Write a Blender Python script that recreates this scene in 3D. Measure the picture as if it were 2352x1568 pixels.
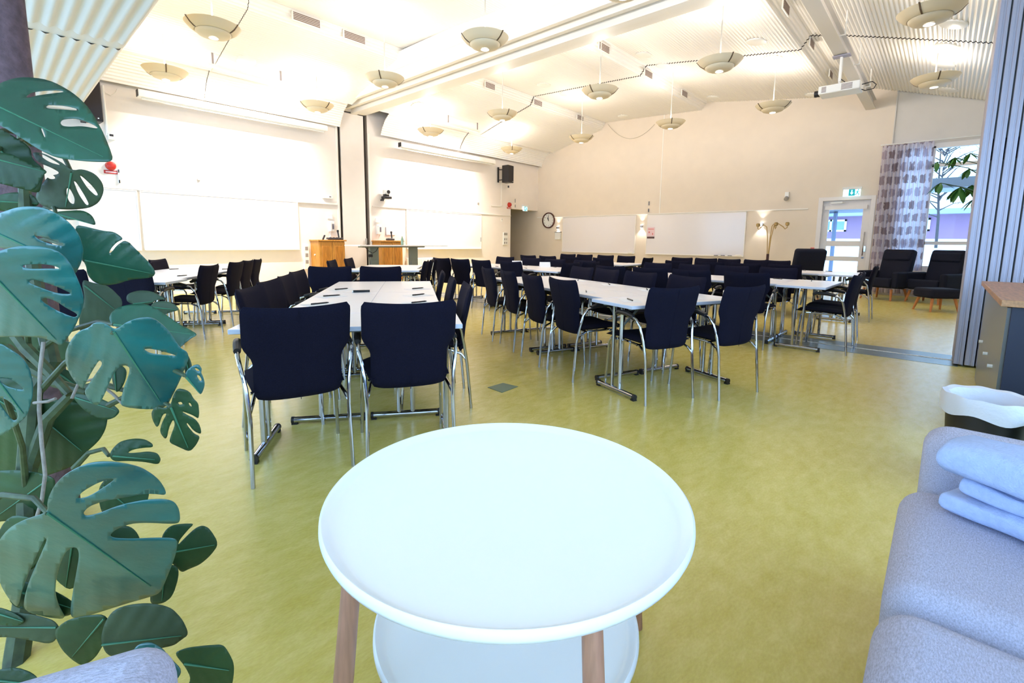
import bpy, bmesh, math, random
from math import radians as R, sin, cos, pi
from mathutils import Vector, Matrix
from mathutils.geometry import delaunay_2d_cdt
random.seed(7)
for o in list(bpy.data.objects): bpy.data.objects.remove(o)
SC = bpy.context.scene; COL = SC.collection

# ------------------------------------------------------------------ camera
HC = 1.2; FPX, CX, CY = 1087.42, 1176.0, 694.82
YAW, PIT, ROL = R(47.7584), R(7.31436), R(0.63936)
FW = Vector((sin(YAW)*cos(PIT), cos(YAW)*cos(PIT), -sin(PIT)))
_r = Vector((cos(YAW), -sin(YAW), 0)); _u = _r.cross(FW)
RT = cos(ROL)*_r + sin(ROL)*_u; UP = -sin(ROL)*_r + cos(ROL)*_u
cd = bpy.data.cameras.new('camera'); cam = bpy.data.objects.new('camera', cd); COL.objects.link(cam)
M = Matrix((RT, UP, -FW)).transposed().to_4x4(); M.translation = Vector((0, 0, HC)); cam.matrix_world = M
cd.sensor_width = 36.0; cd.lens = FPX/2352*36.0; cd.shift_y = (CY-784)/2352; cd.clip_start = 0.05; cd.clip_end = 400
SC.camera = cam

# ------------------------------------------------------------------ world, exposure, daylight
w = bpy.data.worlds.new('world'); SC.world = w; w.use_nodes = True
bg = w.node_tree.nodes['Background']; bg.inputs[0].default_value = (0.40, 0.65, 1.0, 1); bg.inputs[1].default_value = 4.8
SC.view_settings.view_transform = 'Standard'; SC.view_settings.look = 'None'
SC.view_settings.exposure = 0.22; SC.view_settings.gamma = 1.0; SC.view_settings.use_curve_mapping = False
UPLIGHT_W = 25.0; DOWN_W = 24.0; WASH_W = 190.0; WARM = (1.0, 0.92, 0.86)
try: SC.cycles.max_bounces = 8; SC.cycles.diffuse_bounces = 5; SC.cycles.transparent_max_bounces = 12; SC.cycles.sample_clamp_indirect = 6
except Exception: pass

# ------------------------------------------------------------------ surveying: where a sight line meets a wall, the floor or a level
def ray(x, y): return RT*((x-CX)/FPX) - UP*((y-CY)/FPX) + FW
def onz(x, y, z=0.0): d = ray(x, y); return Vector((0, 0, HC)) + d*((z-HC)/d.z)
def onx(x, y, X): d = ray(x, y); return Vector((0, 0, HC)) + d*(X/d.x)
def ony(x, y, Y): d = ray(x, y); return Vector((0, 0, HC)) + d*(Y/d.y)
def ond(x, y, d): return Vector((0, 0, HC)) + ray(x, y)*d
YW = 12.18; XW = 14.88

# ------------------------------------------------------------------ materials
def srgb(r, g, b): return tuple(((c/255+0.055)/1.055)**2.4 if c > 10 else c/255/12.92 for c in (r, g, b))
MATS = {}
def mat(name, col, rough=0.5, metal=0.0, spec=0.5, noise=0.0, nscale=20.0, bump=0.0, bscale=60.0, emit=None, es=0.0, coat=0.0, stretch=None):
    if name in MATS: return MATS[name]
    m = bpy.data.materials.new(name); m.use_nodes = True; nt = m.node_tree; b = nt.nodes['Principled BSDF']
    b.inputs['Base Color'].default_value = (*col, 1); b.inputs['Roughness'].default_value = rough
    b.inputs['Metallic'].default_value = metal; b.inputs['Specular IOR Level'].default_value = spec; b.inputs['Coat Weight'].default_value = coat
    if emit: b.inputs['Emission Color'].default_value = (*emit, 1); b.inputs['Emission Strength'].default_value = es
    tc = nt.nodes.new('ShaderNodeTexCoord'); src = tc.outputs['Object']
    if stretch:
        mp = nt.nodes.new('ShaderNodeMapping'); mp.inputs['Scale'].default_value = stretch
        nt.links.new(src, mp.inputs['Vector']); src = mp.outputs['Vector']
    if noise > 0:
        n = nt.nodes.new('ShaderNodeTexNoise'); n.inputs['Scale'].default_value = nscale; n.inputs['Detail'].default_value = 6
        nt.links.new(src, n.inputs['Vector'])
        rp = nt.nodes.new('ShaderNodeValToRGB'); rp.color_ramp.elements[0].position = 0.3; rp.color_ramp.elements[1].position = 0.7
        rp.color_ramp.elements[0].color = (*[c*(1-noise) for c in col], 1); rp.color_ramp.elements[1].color = (*[min(1, c*(1+noise)) for c in col], 1)
        nt.links.new(n.outputs['Fac'], rp.inputs['Fac']); nt.links.new(rp.outputs['Color'], b.inputs['Base Color'])
    if bump > 0:
        n2 = nt.nodes.new('ShaderNodeTexNoise'); n2.inputs['Scale'].default_value = bscale; n2.inputs['Detail'].default_value = 4
        nt.links.new(src, n2.inputs['Vector']); bp = nt.nodes.new('ShaderNodeBump'); bp.inputs['Strength'].default_value = bump; bp.inputs['Distance'].default_value = 0.01
        nt.links.new(n2.outputs['Fac'], bp.inputs['Height']); nt.links.new(bp.outputs['Normal'], b.inputs['Normal'])
    MATS[name] = m; return m
wallw = mat('cream_paint', srgb(236, 226, 216), 0.75, noise=0.02, nscale=3, bump=0.03, bscale=150)
wally = mat('warm_cream_paint', srgb(228, 214, 196), 0.75, noise=0.02, nscale=3, bump=0.03, bscale=150)
wallg = mat('pale_grey_paint', srgb(214, 208, 200), 0.75, noise=0.02, nscale=3)
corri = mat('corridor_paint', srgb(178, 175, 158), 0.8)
ceilm = mat('white_corrugated_metal', srgb(240, 236, 230), 0.45, spec=0.35)
annexm = mat('grey_corrugated_metal', srgb(205, 203, 196), 0.5, spec=0.4)
roofm = mat('dark_void', (0.03, 0.03, 0.03), 0.9)
trimm = mat('white_trim', srgb(240, 234, 224), 0.5)
alum = mat('brushed_aluminium', srgb(168, 164, 176), 0.45, metal=0.6, noise=0.05, nscale=40, stretch=(1, 1, 0.05))
panelm = mat('grey_laminate_panel', srgb(160, 154, 166), 0.45, noise=0.02)
darkseal = mat('dark_rubber', (0.012, 0.012, 0.012), 0.7)
recess = mat('taupe_recess', srgb(128, 116, 104), 0.8)
wboard = mat('whiteboard_enamel', srgb(232, 226, 226), 0.12, spec=0.5)
whitep = mat('white_plastic', srgb(238, 236, 230), 0.4)
offw = mat('bowl_enamel', srgb(222, 206, 174), 0.55)
brownm = mat('bronze_rib', srgb(92, 72, 52), 0.5)
blackp = mat('black_plastic', (0.012, 0.010, 0.012), 0.45)
speakm = mat('speaker_grille', (0.013, 0.010, 0.014), 0.7, bump=0.5, bscale=400)
fabric = mat('navy_black_wool', (0.0070, 0.0064, 0.0165), 0.9, spec=0.12, noise=0.25, nscale=250, bump=0.25, bscale=500)
chrome = mat('polished_chrome', (0.50, 0.50, 0.53), 0.09, metal=1.0)
tablem = mat('white_laminate', srgb(246, 241, 245), 0.28, noise=0.01)
edgem = mat('blue_lit_edge', srgb(200, 206, 222), 0.4)  # blue light on the table edges is put into this colour
pinem = mat('honey_pine', srgb(196, 136, 58), 0.4, noise=0.3, nscale=9, stretch=(6, 6, 0.6))
oakm = mat('oak_veneer', srgb(178, 128, 84), 0.4, noise=0.25, nscale=8, stretch=(0.8, 8, 8))
beechm = mat('beech_leg', srgb(176, 128, 104), 0.42, noise=0.2, nscale=14, stretch=(5, 5, 0.5))
legwood = mat('orange_beech', srgb(190, 118, 60), 0.45, noise=0.15, nscale=14)
greyleg = mat('grey_green_steel', srgb(120, 126, 118), 0.5)
trayw = mat('white_tray_lacquer', srgb(243, 245, 248), 0.3)
sofam = mat('heather_grey_wool', srgb(190, 188, 208), 0.95, spec=0.1, noise=0.22, nscale=120, bump=0.5, bscale=260, stretch=(1, 3, 3))
blankm = mat('pale_blue_fleece', srgb(176, 190, 224), 0.95, spec=0.1, noise=0.06, nscale=60, bump=0.4, bscale=180)
lounge = mat('midnight_upholstery', (0.010, 0.011, 0.022), 0.85, spec=0.2, bump=0.2, bscale=300)
navycab = mat('navy_laminate', (0.012, 0.015, 0.035), 0.45)
greyside = mat('grey_satin_panel', srgb(112, 112, 108), 0.3)
liner = mat('bin_liner_film', srgb(222, 220, 226), 0.35, bump=0.4, bscale=30)
greenp = mat('green_plastic', srgb(30, 120, 60), 0.4)
redp = mat('red_plastic', srgb(186, 42, 30), 0.4)
redpaper = mat('red_notice', srgb(214, 104, 98), 0.6)
pinkpaper = mat('pink_paper', srgb(232, 200, 206), 0.7)
paperm = mat('white_paper', srgb(244, 242, 244), 0.8)
penm = mat('black_pen', (0.01, 0.01, 0.012), 0.35)
brass = mat('aged_brass', srgb(176, 146, 92), 0.35, metal=0.7)
brownd = mat('dark_brown_metal', srgb(70, 34, 26), 0.5)
leafm = mat('monstera_leaf', (0.007, 0.115, 0.105), 0.34, coat=0.2, spec=0.9, noise=0.35, nscale=6, bump=0.12, bscale=30)  # blue sky sheen on the green leaves is put into this base colour
leafd = mat('monstera_leaf_dark', (0.020, 0.062, 0.020), 0.5, spec=0.5, noise=0.35, nscale=6, bump=0.12, bscale=30)  # darker green base for part of the leaves
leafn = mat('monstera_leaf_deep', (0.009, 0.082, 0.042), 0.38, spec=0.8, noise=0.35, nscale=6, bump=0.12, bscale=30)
leafg = mat('monstera_leaf_dull', (0.055, 0.085, 0.045), 0.6, spec=0.4, noise=0.3, nscale=5, bump=0.12, bscale=30)
ribm = mat('leaf_vein', (0.05, 0.19, 0.10), 0.5)
stemm = mat('plant_stem', (0.05, 0.075, 0.03), 0.6, noise=0.4, nscale=30)
rootm = mat('aerial_root', srgb(150, 140, 128), 0.8, noise=0.2, nscale=60)
polem = mat('brown_bark_pole', srgb(96, 74, 78), 0.85, noise=0.35, nscale=30, bump=0.5, bscale=60)
shrub = mat('umbrella_plant_leaf', (0.03, 0.13, 0.02), 0.45)
potm = mat('terracotta', srgb(140, 84, 60), 0.8)
soilm = mat('potting_soil', (0.02, 0.014, 0.01), 0.95)
snowm = mat('snow', (0.86, 0.90, 0.97), 0.8, noise=0.05, nscale=0.4)
plum = mat('plum_render', srgb(134, 104, 128), 0.8, noise=0.05, nscale=1)
barkm = mat('bark', (0.06, 0.05, 0.05), 0.9)
winglass = mat('house_window_pane', srgb(120, 150, 190), 0.1)
bulb = mat('lamp_lens_glow', (1, 1, 1), 0.3, emit=(1.0, 0.97, 0.92), es=6.0)
glow = mat('sconce_glow', (1, 1, 1), 0.3, emit=(1.0, 0.98, 0.95), es=8.0)
batt = mat('tube_diffuser_glow', (1, 1, 1), 0.3, emit=(1.0, 0.96, 0.9), es=6.0)
signw = mat('lit_sign_white', (0.8, 0.95, 1), 0.3, emit=(0.62, 0.9, 1.0), es=1.1)
signg = mat('lit_sign_green', (0, 0.3, 0.3), 0.3, emit=(0.0, 0.22, 0.28), es=1.0)
patchm = mat('grey_green_hatch', srgb(104, 122, 98), 0.5)
bottlem = mat('clear_green_plastic', srgb(150, 175, 150), 0.15)
def floor_material():
    m = bpy.data.materials.new('olive_linoleum'); m.use_nodes = True; nt = m.node_tree; b = nt.nodes['Principled BSDF']; N = nt.nodes.new; Lk = nt.links.new
    tc = N('ShaderNodeTexCoord'); n1 = N('ShaderNodeTexNoise'); n1.inputs['Scale'].default_value = 7; n1.inputs['Detail'].default_value = 9; n1.inputs['Roughness'].default_value = 0.7; n1.inputs['Distortion'].default_value = 0.25
    mp = N('ShaderNodeMapping'); mp.inputs['Rotation'].default_value = (0, 0, 0.6); mp.inputs['Scale'].default_value = (1, 2.2, 1)
    Lk(tc.outputs['Object'], mp.inputs['Vector']); Lk(mp.outputs['Vector'], n1.inputs['Vector'])
    rp = N('ShaderNodeValToRGB'); e = rp.color_ramp.elements; e[0].position = 0.36; e[0].color = (*srgb(206, 186, 92), 1); e[1].position = 0.66; e[1].color = (*srgb(222, 203, 122), 1)
    k = e.new(0.5); k.color = (*srgb(213, 194, 106), 1)
    Lk(n1.outputs['Fac'], rp.inputs['Fac'])
    n2 = N('ShaderNodeTexNoise'); n2.inputs['Scale'].default_value = 60; n2.inputs['Detail'].default_value = 5
    Lk(mp.outputs['Vector'], n2.inputs['Vector'])
    mx = N('ShaderNodeMixRGB'); mx.blend_type = 'OVERLAY'; mx.inputs[0].default_value = 0.22; Lk(rp.outputs['Color'], mx.inputs[1]); Lk(n2.outputs['Fac'], mx.inputs[2])
    Lk(mx.outputs['Color'], b.inputs['Base Color']); b.inputs['Roughness'].default_value = 0.27; b.inputs['Specular IOR Level'].default_value = 0.55
    return m
floorm = floor_material()
stripm = mat('grey_blue_linoleum', srgb(120, 128, 118), 0.27, spec=0.55, noise=0.08, nscale=12)
def glass_material():
    m = bpy.data.materials.new('clear_glass'); m.use_nodes = True; nt = m.node_tree; nt.nodes.remove(nt.nodes['Principled BSDF']); N = nt.nodes.new
    t = N('ShaderNodeBsdfTransparent'); t.inputs[0].default_value = (0.93, 0.97, 0.98, 1); g = N('ShaderNodeBsdfGlossy'); g.inputs['Roughness'].default_value = 0.02
    mx = N('ShaderNodeMixShader'); lw = N('ShaderNodeLayerWeight'); lw.inputs[0].default_value = 0.12
    nt.links.new(lw.outputs['Fresnel'], mx.inputs[0]); nt.links.new(t.outputs[0], mx.inputs[1]); nt.links.new(g.outputs[0], mx.inputs[2])
    nt.links.new(mx.outputs[0], nt.nodes['Material Output'].inputs[0]); return m
glassm = glass_material()
def curtain_material():
    m = bpy.data.materials.new('printed_curtain_cloth'); m.use_nodes = True; nt = m.node_tree; b = nt.nodes['Principled BSDF']; N = nt.nodes.new; Lk = nt.links.new
    uv = N('ShaderNodeUVMap'); br = N('ShaderNodeTexBrick'); br.inputs['Scale'].default_value = 1.0; br.offset = 0.45
    br.inputs['Brick Width'].default_value = 0.34; br.inputs['Row Height'].default_value = 0.30; br.inputs['Mortar Size'].default_value = 0.064; br.inputs['Mortar Smooth'].default_value = 0.15
    br.inputs['Color1'].default_value = (*srgb(206, 197, 212), 1); br.inputs['Color2'].default_value = (*srgb(158, 140, 142), 1); br.inputs['Mortar'].default_value = (*srgb(236, 232, 240), 1)
    n = N('ShaderNodeTexNoise'); n.inputs['Scale'].default_value = 9; ad = N('ShaderNodeMixRGB'); ad.blend_type = 'ADD'; ad.inputs[0].default_value = 0.16
    Lk(uv.outputs[0], n.inputs['Vector']); Lk(uv.outputs[0], ad.inputs[1]); Lk(n.outputs['Color'], ad.inputs[2]); Lk(ad.outputs[0], br.inputs['Vector'])
    Lk(br.outputs['Color'], b.inputs['Base Color']); b.inputs['Roughness'].default_value = 0.9
    tr = N('ShaderNodeBsdfTranslucent'); Lk(br.outputs['Color'], tr.inputs[0]); mx = N('ShaderNodeMixShader'); mx.inputs[0].default_value = 0.55
    Lk(b.outputs[0], mx.inputs[1]); Lk(tr.outputs[0], mx.inputs[2]); Lk(mx.outputs[0], nt.nodes['Material Output'].inputs[0]); return m
curtm = curtain_material()

# ------------------------------------------------------------------ mesh helpers
class MB:
    def __init__(s): s.v = []; s.f = []
    def add(s, vs, fs):
        n = len(s.v); s.v += [tuple(a) for a in vs]; s.f += [tuple(i+n for i in f) for f in fs]; return s
    def box(s, c, d, rz=0.0, m=None):
        vs = []
        for i in range(8):
            p = Vector(((-.5, .5)[i & 1]*d[0], (-.5, .5)[i >> 1 & 1]*d[1], (-.5, .5)[i >> 2 & 1]*d[2]))
            if m is not None: p = m @ p
            elif rz: p = Matrix.Rotation(rz, 3, 'Z') @ p
            vs.append(p + Vector(c))
        return s.add(vs, [(0, 2, 3, 1), (4, 5, 7, 6), (0, 1, 5, 4), (2, 6, 7, 3), (0, 4, 6, 2), (1, 3, 7, 5)])
    def span(s, a, b): return s.box([(a[i]+b[i])/2 for i in range(3)], [abs(b[i]-a[i]) for i in range(3)])
    def tube(s, pts, r, n=8, caps=True):
        pts = [Vector(p) for p in pts]; rs = r if isinstance(r, (list, tuple)) else [r]*len(pts)
        vs = []; fs = []; prev = None
        for i, p in enumerate(pts):
            t = ((pts[i+1]-p).normalized() if i == 0 else (p-pts[i-1]).normalized() if i == len(pts)-1 else ((pts[i+1]-p).normalized()+(p-pts[i-1]).normalized()).normalized())
            if prev is None:
                a = Vector((0, 0, 1)) if abs(t.z) < .9 else Vector((1, 0, 0)); x = t.cross(a).normalized()
            else: x = (prev - t*prev.dot(t)).normalized()
            prev = x; y = t.cross(x)
            for k in range(n): vs.append(p + (x*cos(2*pi*k/n) + y*sin(2*pi*k/n))*rs[i])
        for i in range(len(pts)-1):
            for k in range(n): fs.append((i*n+k, i*n+(k+1) % n, (i+1)*n+(k+1) % n, (i+1)*n+k))
        if caps: fs.append(tuple(range(n-1, -1, -1))); fs.append(tuple((len(pts)-1)*n+k for k in range(n)))
        return s.add(vs, fs)
    def lathe(s, prof, n=32, c=(0, 0, 0), ring=False):
        vs = []; fs = []; m = len(prof)
        for r, z in prof:
            for k in range(n): vs.append((c[0]+r*cos(2*pi*k/n), c[1]+r*sin(2*pi*k/n), c[2]+z))
        for i in range(m-1 if not ring else m):
            j = (i+1) % m
            for k in range(n): fs.append((i*n+k, i*n+(k+1) % n, j*n+(k+1) % n, j*n+k))
        return s.add(vs, fs)
    def cyl(s, c, r, z0, z1, n=24): return s.lathe([(0.0005, z0), (r, z0), (r, z1), (0.0005, z1)], n, (c[0], c[1], 0))
    def prism(s, poly, h, m=None):           # 2-D outline in local x, y raised by h along local z
        n = len(poly); vs = [Vector((x, y, 0)) for x, y in poly]+[Vector((x, y, h)) for x, y in poly]
        if m is not None: vs = [m @ v for v in vs]
        return s.add(vs, [tuple(range(n-1, -1, -1)), tuple(range(n, 2*n))]+[(i, (i+1) % n, n+(i+1) % n, n+i) for i in range(n)])
    def grid(s, rows, close=False):
        nr = len(rows); nc = len(rows[0]); fs = []
        for i in range(nr-1):
            for j in range(nc-1 if not close else nc): fs.append((i*nc+j, i*nc+(j+1) % nc, (i+1)*nc+(j+1) % nc, (i+1)*nc+j))
        return s.add([p for r in rows for p in r], fs)
    def pad(s, rows, th, normal, pw=4.0):    # a stuffed sheet: rows of points, thickness th fading to its rim
        nr = len(rows); nc = len(rows[0]); n = Vector(normal); A = []; B = []
        for i, r in enumerate(rows):
            for j, p in enumerate(r):
                a = abs(2*i/(nr-1)-1); b = abs(2*j/(nc-1)-1)
                k = th/2*max(0.0, (1-a**pw))**0.5*max(0.0, (1-b**pw))**0.5 + 0.0015
                A.append(Vector(p)+n*k); B.append(Vector(p)-n*k)
        s.grid([A[i*nc:(i+1)*nc] for i in range(nr)]); s.grid([list(reversed(B[i*nc:(i+1)*nc])) for i in range(nr)])
        rim = [(0, j) for j in range(nc)]+[(i, nc-1) for i in range(1, nr)]+[(nr-1, j) for j in range(nc-2, -1, -1)]+[(i, 0) for i in range(nr-2, 0, -1)]
        return s.grid([[A[i*nc+j] for i, j in rim], [B[i*nc+j] for i, j in rim]], close=True)
    def build(s, name, m, parent=None, smooth=True, bevel=0.0, seg=2, angle=35):
        me = bpy.data.meshes.new(name); me.from_pydata(s.v, [], s.f); me.materials.append(m)
        bm = bmesh.new(); bm.from_mesh(me); bmesh.ops.recalc_face_normals(bm, faces=bm.faces[:]); bm.to_mesh(me); bm.free()
        if smooth:
            me.shade_smooth()
            try: me.set_sharp_from_angle(angle=R(angle))
            except Exception: pass
        o = bpy.data.objects.new(name, me); COL.objects.link(o)
        if parent is not None: o.parent = parent
        if bevel:
            bv = o.modifiers.new('bevel', 'BEVEL'); bv.width = bevel; bv.segments = seg; bv.limit_method = 'ANGLE'; bv.angle_limit = R(40)
        return o
def tag(o, label, cat, group=None):
    o['label'] = label; o['category'] = cat
    if group: o['group'] = group
    return o
def thing(name, label, cat, loc=(0, 0, 0), rz=0.0, group=None):
    o = bpy.data.objects.new(name, None); COL.objects.link(o); o.empty_display_size = 0.1
    o.location = loc; o.rotation_euler = (0, 0, rz); return tag(o, label, cat, group)
def struct(o): o['kind'] = 'structure'; return o
KIDS = {}
def kids(root):
    if root.name not in KIDS: KIDS[root.name] = [c for c in bpy.data.objects if c.parent == root]
    return KIDS[root.name]
def dup(root, loc, rz, label, group=None, depth=0):
    r = root.copy(); COL.objects.link(r); r.location = loc; r.rotation_euler = (0, 0, rz); r['label'] = label
    if group: r['group'] = group
    for ch in kids(root):
        c = ch.copy(); COL.objects.link(c); c.parent = r
        for g in kids(ch):
            d = g.copy(); COL.objects.link(d); d.parent = c
    return r
def lamp(kind, name, loc, watts, color, parent=None, **kw):
    l = bpy.data.lights.new(name, kind); l.energy = watts; l.color = color
    for k, v in kw.items(): setattr(l, k, v)
    o = bpy.data.objects.new(name, l); COL.objects.link(o); o.location = loc
    if parent is not None: o.parent = parent
    return o
def text_mesh(txt, size, name, m, parent, mtx, ext=0.001):
    cu = bpy.data.curves.new(name, 'FONT'); cu.body = txt; cu.size = size; cu.align_x = 'CENTER'; cu.align_y = 'CENTER'; cu.extrude = ext
    t = bpy.data.objects.new(name, cu); COL.objects.link(t); dg = bpy.context.evaluated_depsgraph_get()
    me = bpy.data.meshes.new_from_object(t.evaluated_get(dg)); bpy.data.objects.remove(t)
    me.materials.clear(); me.materials.append(m); me.transform(mtx)
    o = bpy.data.objects.new(name, me); COL.objects.link(o)
    if parent is not None: o.parent = parent
    return o

# ================================================================== THE SETTING
struct(MB().add([(-2.5, -3.1, 0), (XW+.05, -3.1, 0), (XW+.05, 16, 0), (-2.5, 16, 0)], [(0, 1, 2, 3)]).build('floor', floorm, smooth=False))
struct(MB().span((6.47, -.2, 0.0), (7.12, YW, .0022)).build('trim_1', stripm, smooth=False))
struct(MB().span((6.785, -.2, 0.002), (6.815, YW, .006)).build('trim_2', trimm, smooth=False))
# left wall (y = YW) with the corridor opening at its right end; the pocket of the folding wall stands open in it
wl = MB()
wl.span((-2.5, YW, 0), (6.47, YW+.2, 5.6)); wl.span((7.34, YW, 0), (13.28, YW+.2, 5.6)); wl.span((13.28, YW, 2.43), (XW, YW+.2, 5.6)); wl.span((6.47, YW, 4.62), (7.34, YW+.2, 5.6))
struct(wl.build('wall_left', wallw, smooth=False))
struct(MB().span((6.4, YW+.32, 0), (7.4, YW+.4, 5)).build('wall_pocket', recess, smooth=False))
p = struct(MB().span((6.56, YW+.02, 0.02), (7.25, YW+.07, 4.58)).build('door_1', wallw, smooth=False, bevel=.006))
struct(MB().span((6.47, YW-.005, 0), (6.485, YW+.3, 4.62)).span((7.33, YW-.005, 0), (7.345, YW+.3, 4.62)).build('trim_3', recess, smooth=False))
t4 = MB(); t4.span((6.40, YW-.02, 0), (6.46, YW, 4.14)); t4.span((7.35, YW-.02, 0), (7.41, YW, 4.14)); struct(t4.build('trim_4', trimm, bevel=.004))
# corridor behind the opening
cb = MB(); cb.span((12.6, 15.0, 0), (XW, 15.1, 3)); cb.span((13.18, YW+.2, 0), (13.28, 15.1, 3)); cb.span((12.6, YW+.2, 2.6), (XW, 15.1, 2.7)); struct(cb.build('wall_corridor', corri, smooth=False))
# right wall (x = XW) with door and window bay
wr = MB(); wr.span((XW, 2.60, 0), (XW+.25, 15.2, 5.7)); wr.span((XW, 1.39, 2.44), (XW+.25, 2.60, 5.7)); wr.span((XW, 1.18, 0), (XW+.25, 1.39, 5.7)); struct(wr.build('wall_right', wally, smooth=False))
wb = MB(); wb.span((XW+.02, 1.0, 0), (XW+.25, 1.18, 5.7)); wb.span((XW+.02, -3, 3.57), (XW+.25, 1.0, 5.7)); wb.span((XW+.02, -3, 0), (XW+.25, 1.0, .62)); wb.span((XW+.02, -3.2, 0), (XW+.25, -2.2, 5)); struct(wb.build('wall_bay', wallg, smooth=False))
wk = MB(); wk.span((-2.5, -3.2, 0), (XW, -3, .35)); wk.span((-2.5, -3.2, 3.1), (XW, -3, 5.7)); wk.span((5.5, -3.2, .35), (XW, -3, 3.1))  # unseen wall, bays left open for daylight on the foreground
for x in (-2.5, -.6, 1.4, 3.4): wk.span((x, -3.2, .35), (x+.12, -3, 3.1))
struct(wk.build('wall_back', wallw, smooth=False))
# unseen facade behind the viewer, open bays added to bring daylight onto the foreground
wn = MB(); wn.span((-2.6, -3.2, 0), (-2.4, 16, .35)); wn.span((-2.6, -3.2, 3.2), (-2.4, 16, 5.7))
for y in (-3.2, -1.4, .6, 2.6, 5.0, 8.0, 12.0): wn.span((-2.6, y, .35), (-2.4, y+.12, 3.2))
struct(wn.build('wall_front', wallw, smooth=False))
struct(MB().span((-2.7, -3.4, 5.75), (XW+.3, 16, 5.9)).build('roof', roofm, smooth=False))  # unseen dark slab added to block the sky and darken the sheet gaps
# baseboards
struct(MB().span((-2.4, YW-.015, 0), (6.40, YW, .08)).span((7.41, YW-.015, 0), (13.28, YW, .08)).build('baseboard_left', trimm, bevel=.003))
struct(MB().span((XW-.015, 2.65, 0), (XW, 15, .08)).build('baseboard_right', trimm, bevel=.003))
# ceiling of corrugated sheets, stepping up in an arch
PROF = [(-3, 3.5), (-.26, 4.40), (1.2, 4.87), (1.86, 5.08), (2.30, 5.19), (2.46, 4.97), (4.3, 5.22), (5.70, 5.42), (5.86, 5.22), (7.5, 5.30), (9.20, 5.37), (9.33, 5.15), (10.5, 4.86), (11.45, 4.60)]
COVE = [(11.30, 4.76), (11.55, 4.66), (11.78, 4.50), (11.93, 4.32), (12.03, 4.12)]
def ribs(prof, pitch=.0635, amp=.011, step=5):
    out = []; L = 0.0
    for (y0, z0), (y1, z1) in zip(prof, prof[1:]):
        d = math.hypot(y1-y0, z1-z0); n = max(2, int(d/pitch*step)); ny, nz = -(z1-z0)/d, (y1-y0)/d
        for i in range(n):
            t = i/n; a = amp*cos(2*pi*(L+d*t)/pitch); out.append((y0+(y1-y0)*t+ny*a, z0+(z1-z0)*t+nz*a))
        L += d
    return out
def sheet(name, x0, x1, prof, dz=0.0):
    pr = ribs(prof); return struct(MB().grid([[(x0, y, z+dz), (x1, y, z+dz)] for y, z in pr]).build(name, ceilm, angle=80))
sheet('ceiling', 1.2, 3.375, PROF); sheet('ceiling_middle', 3.385, 6.5, PROF, -.004)
sheet('ceiling_right', 7.3, 10.96, PROF); sheet('ceiling_far', 10.985, XW, PROF, -.008)
sheet('ceiling_cove_left', 1.2, 3.378, COVE); sheet('ceiling_cove_middle', 3.39, 6.47, COVE)
sheet('ceiling_cove_right', 7.68, 10.6, COVE); sheet('ceiling_cove_far', 10.63, XW, COVE)
# lower ceiling over the lounge corner, ribs running towards the screens wall
def annex(name, y0, y1, z, amp, x0=-2.4, x1=1.36):
    rows = []; n = int((x1-x0)/.13*6)
    for i in range(n+1):
        x = x0+(x1-x0)*i/n; e = max(0, (x-(x1-.1))/.1)**2*.05; zz = z+amp*cos(2*pi*(x-x1)/.13)+e
        rows.append([(x, y0, zz), (x, y1, zz)])
    return struct(MB().grid(rows).build(name, annexm, angle=80))
annex('ceiling_lounge', -3, 7.50, 3.49, .016); annex('ceiling_lounge_far', 7.78, 11.7, 3.50, .016); annex('ceiling_lounge_lap', 7.48, 7.80, 3.505, .004)
struct(MB().span((1.30, 0.9, 3.56), (1.34, 11.7, 5.7)).span((-2.4, 11.7, 3.45), (1.36, 11.78, 5.7)).build('wall_lounge_fascia', wallw, smooth=False))
# horizontal ledge rail on both walls
lg = MB(); lg.span((-1, YW-.03, 2.15), (6.40, YW, 2.175)); lg.span((7.45, YW-.03, 2.15), (13.28, YW, 2.175)); struct(lg.build('trim_5', trimm, bevel=.004))
struct(MB().span((XW-.03, 2.82, 2.15), (XW, YW, 2.178)).build('trim_6', trimm, bevel=.004))
struct(MB().span((XW-.008, 7.02, 2.18), (XW, 7.05, 5.4)).build('trim_7', trimm))
struct(MB().span((XW-.02, 1.18, 0), (XW+.03, 1.2, 4.85)).build('trim_8', wallg))
a = ony(683, 463, YW); b = ony(771, 469, YW)
struct(MB().span((a.x, YW-.06, a.z-.02), (6.38, YW, a.z+.01)).build('trim_9', trimm, bevel=.004))
# track beam of the folding wall, from the left wall to the stack
tb = MB()
for x0, x1, z0, z1 in [(6.42, 6.52, 4.68, 4.95), (6.52, 6.66, 4.80, 4.95), (6.66, 6.76, 4.64, 4.95), (6.76, 6.88, 4.78, 4.95), (6.88, 7.05, 4.57, 4.95), (7.05, 7.10, 4.70, 4.95), (7.10, 7.30, 4.60, 4.95)]: tb.span((x0, -3, z0), (x1, YW+.02, z1))
tb.span((6.40, -3, 4.95), (7.36, YW, 5.3))
struct(tb.build('trim_10', trimm, smooth=False, bevel=.006))
# glulam beam hung under the ceiling
bmt = thing('ceiling_beam', 'long white beam hung under the ceiling from thin rods', 'beam', (0, 1.68, 4.51))
MB().span((1.5, -.10, 0), (XW-.05, .10, .02)).span((1.5, -.04, .02), (XW-.05, .04, .20)).span((1.5, -.10, .20), (XW-.05, .10, .215)).build('beam_body', mat('beam_paint', srgb(218, 212, 204), .6), bmt, smooth=False, bevel=.004)
for x in (4.6, 6.3, 8.0, 9.7, 11.4, 13.1):
    MB().tube([(x, -.14, .10), (x, -.14, .55)], .012).tube([(x, -.14, .10), (x, .0, .10)], .012).build('hanger_rod', whitep, bmt)
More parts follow.
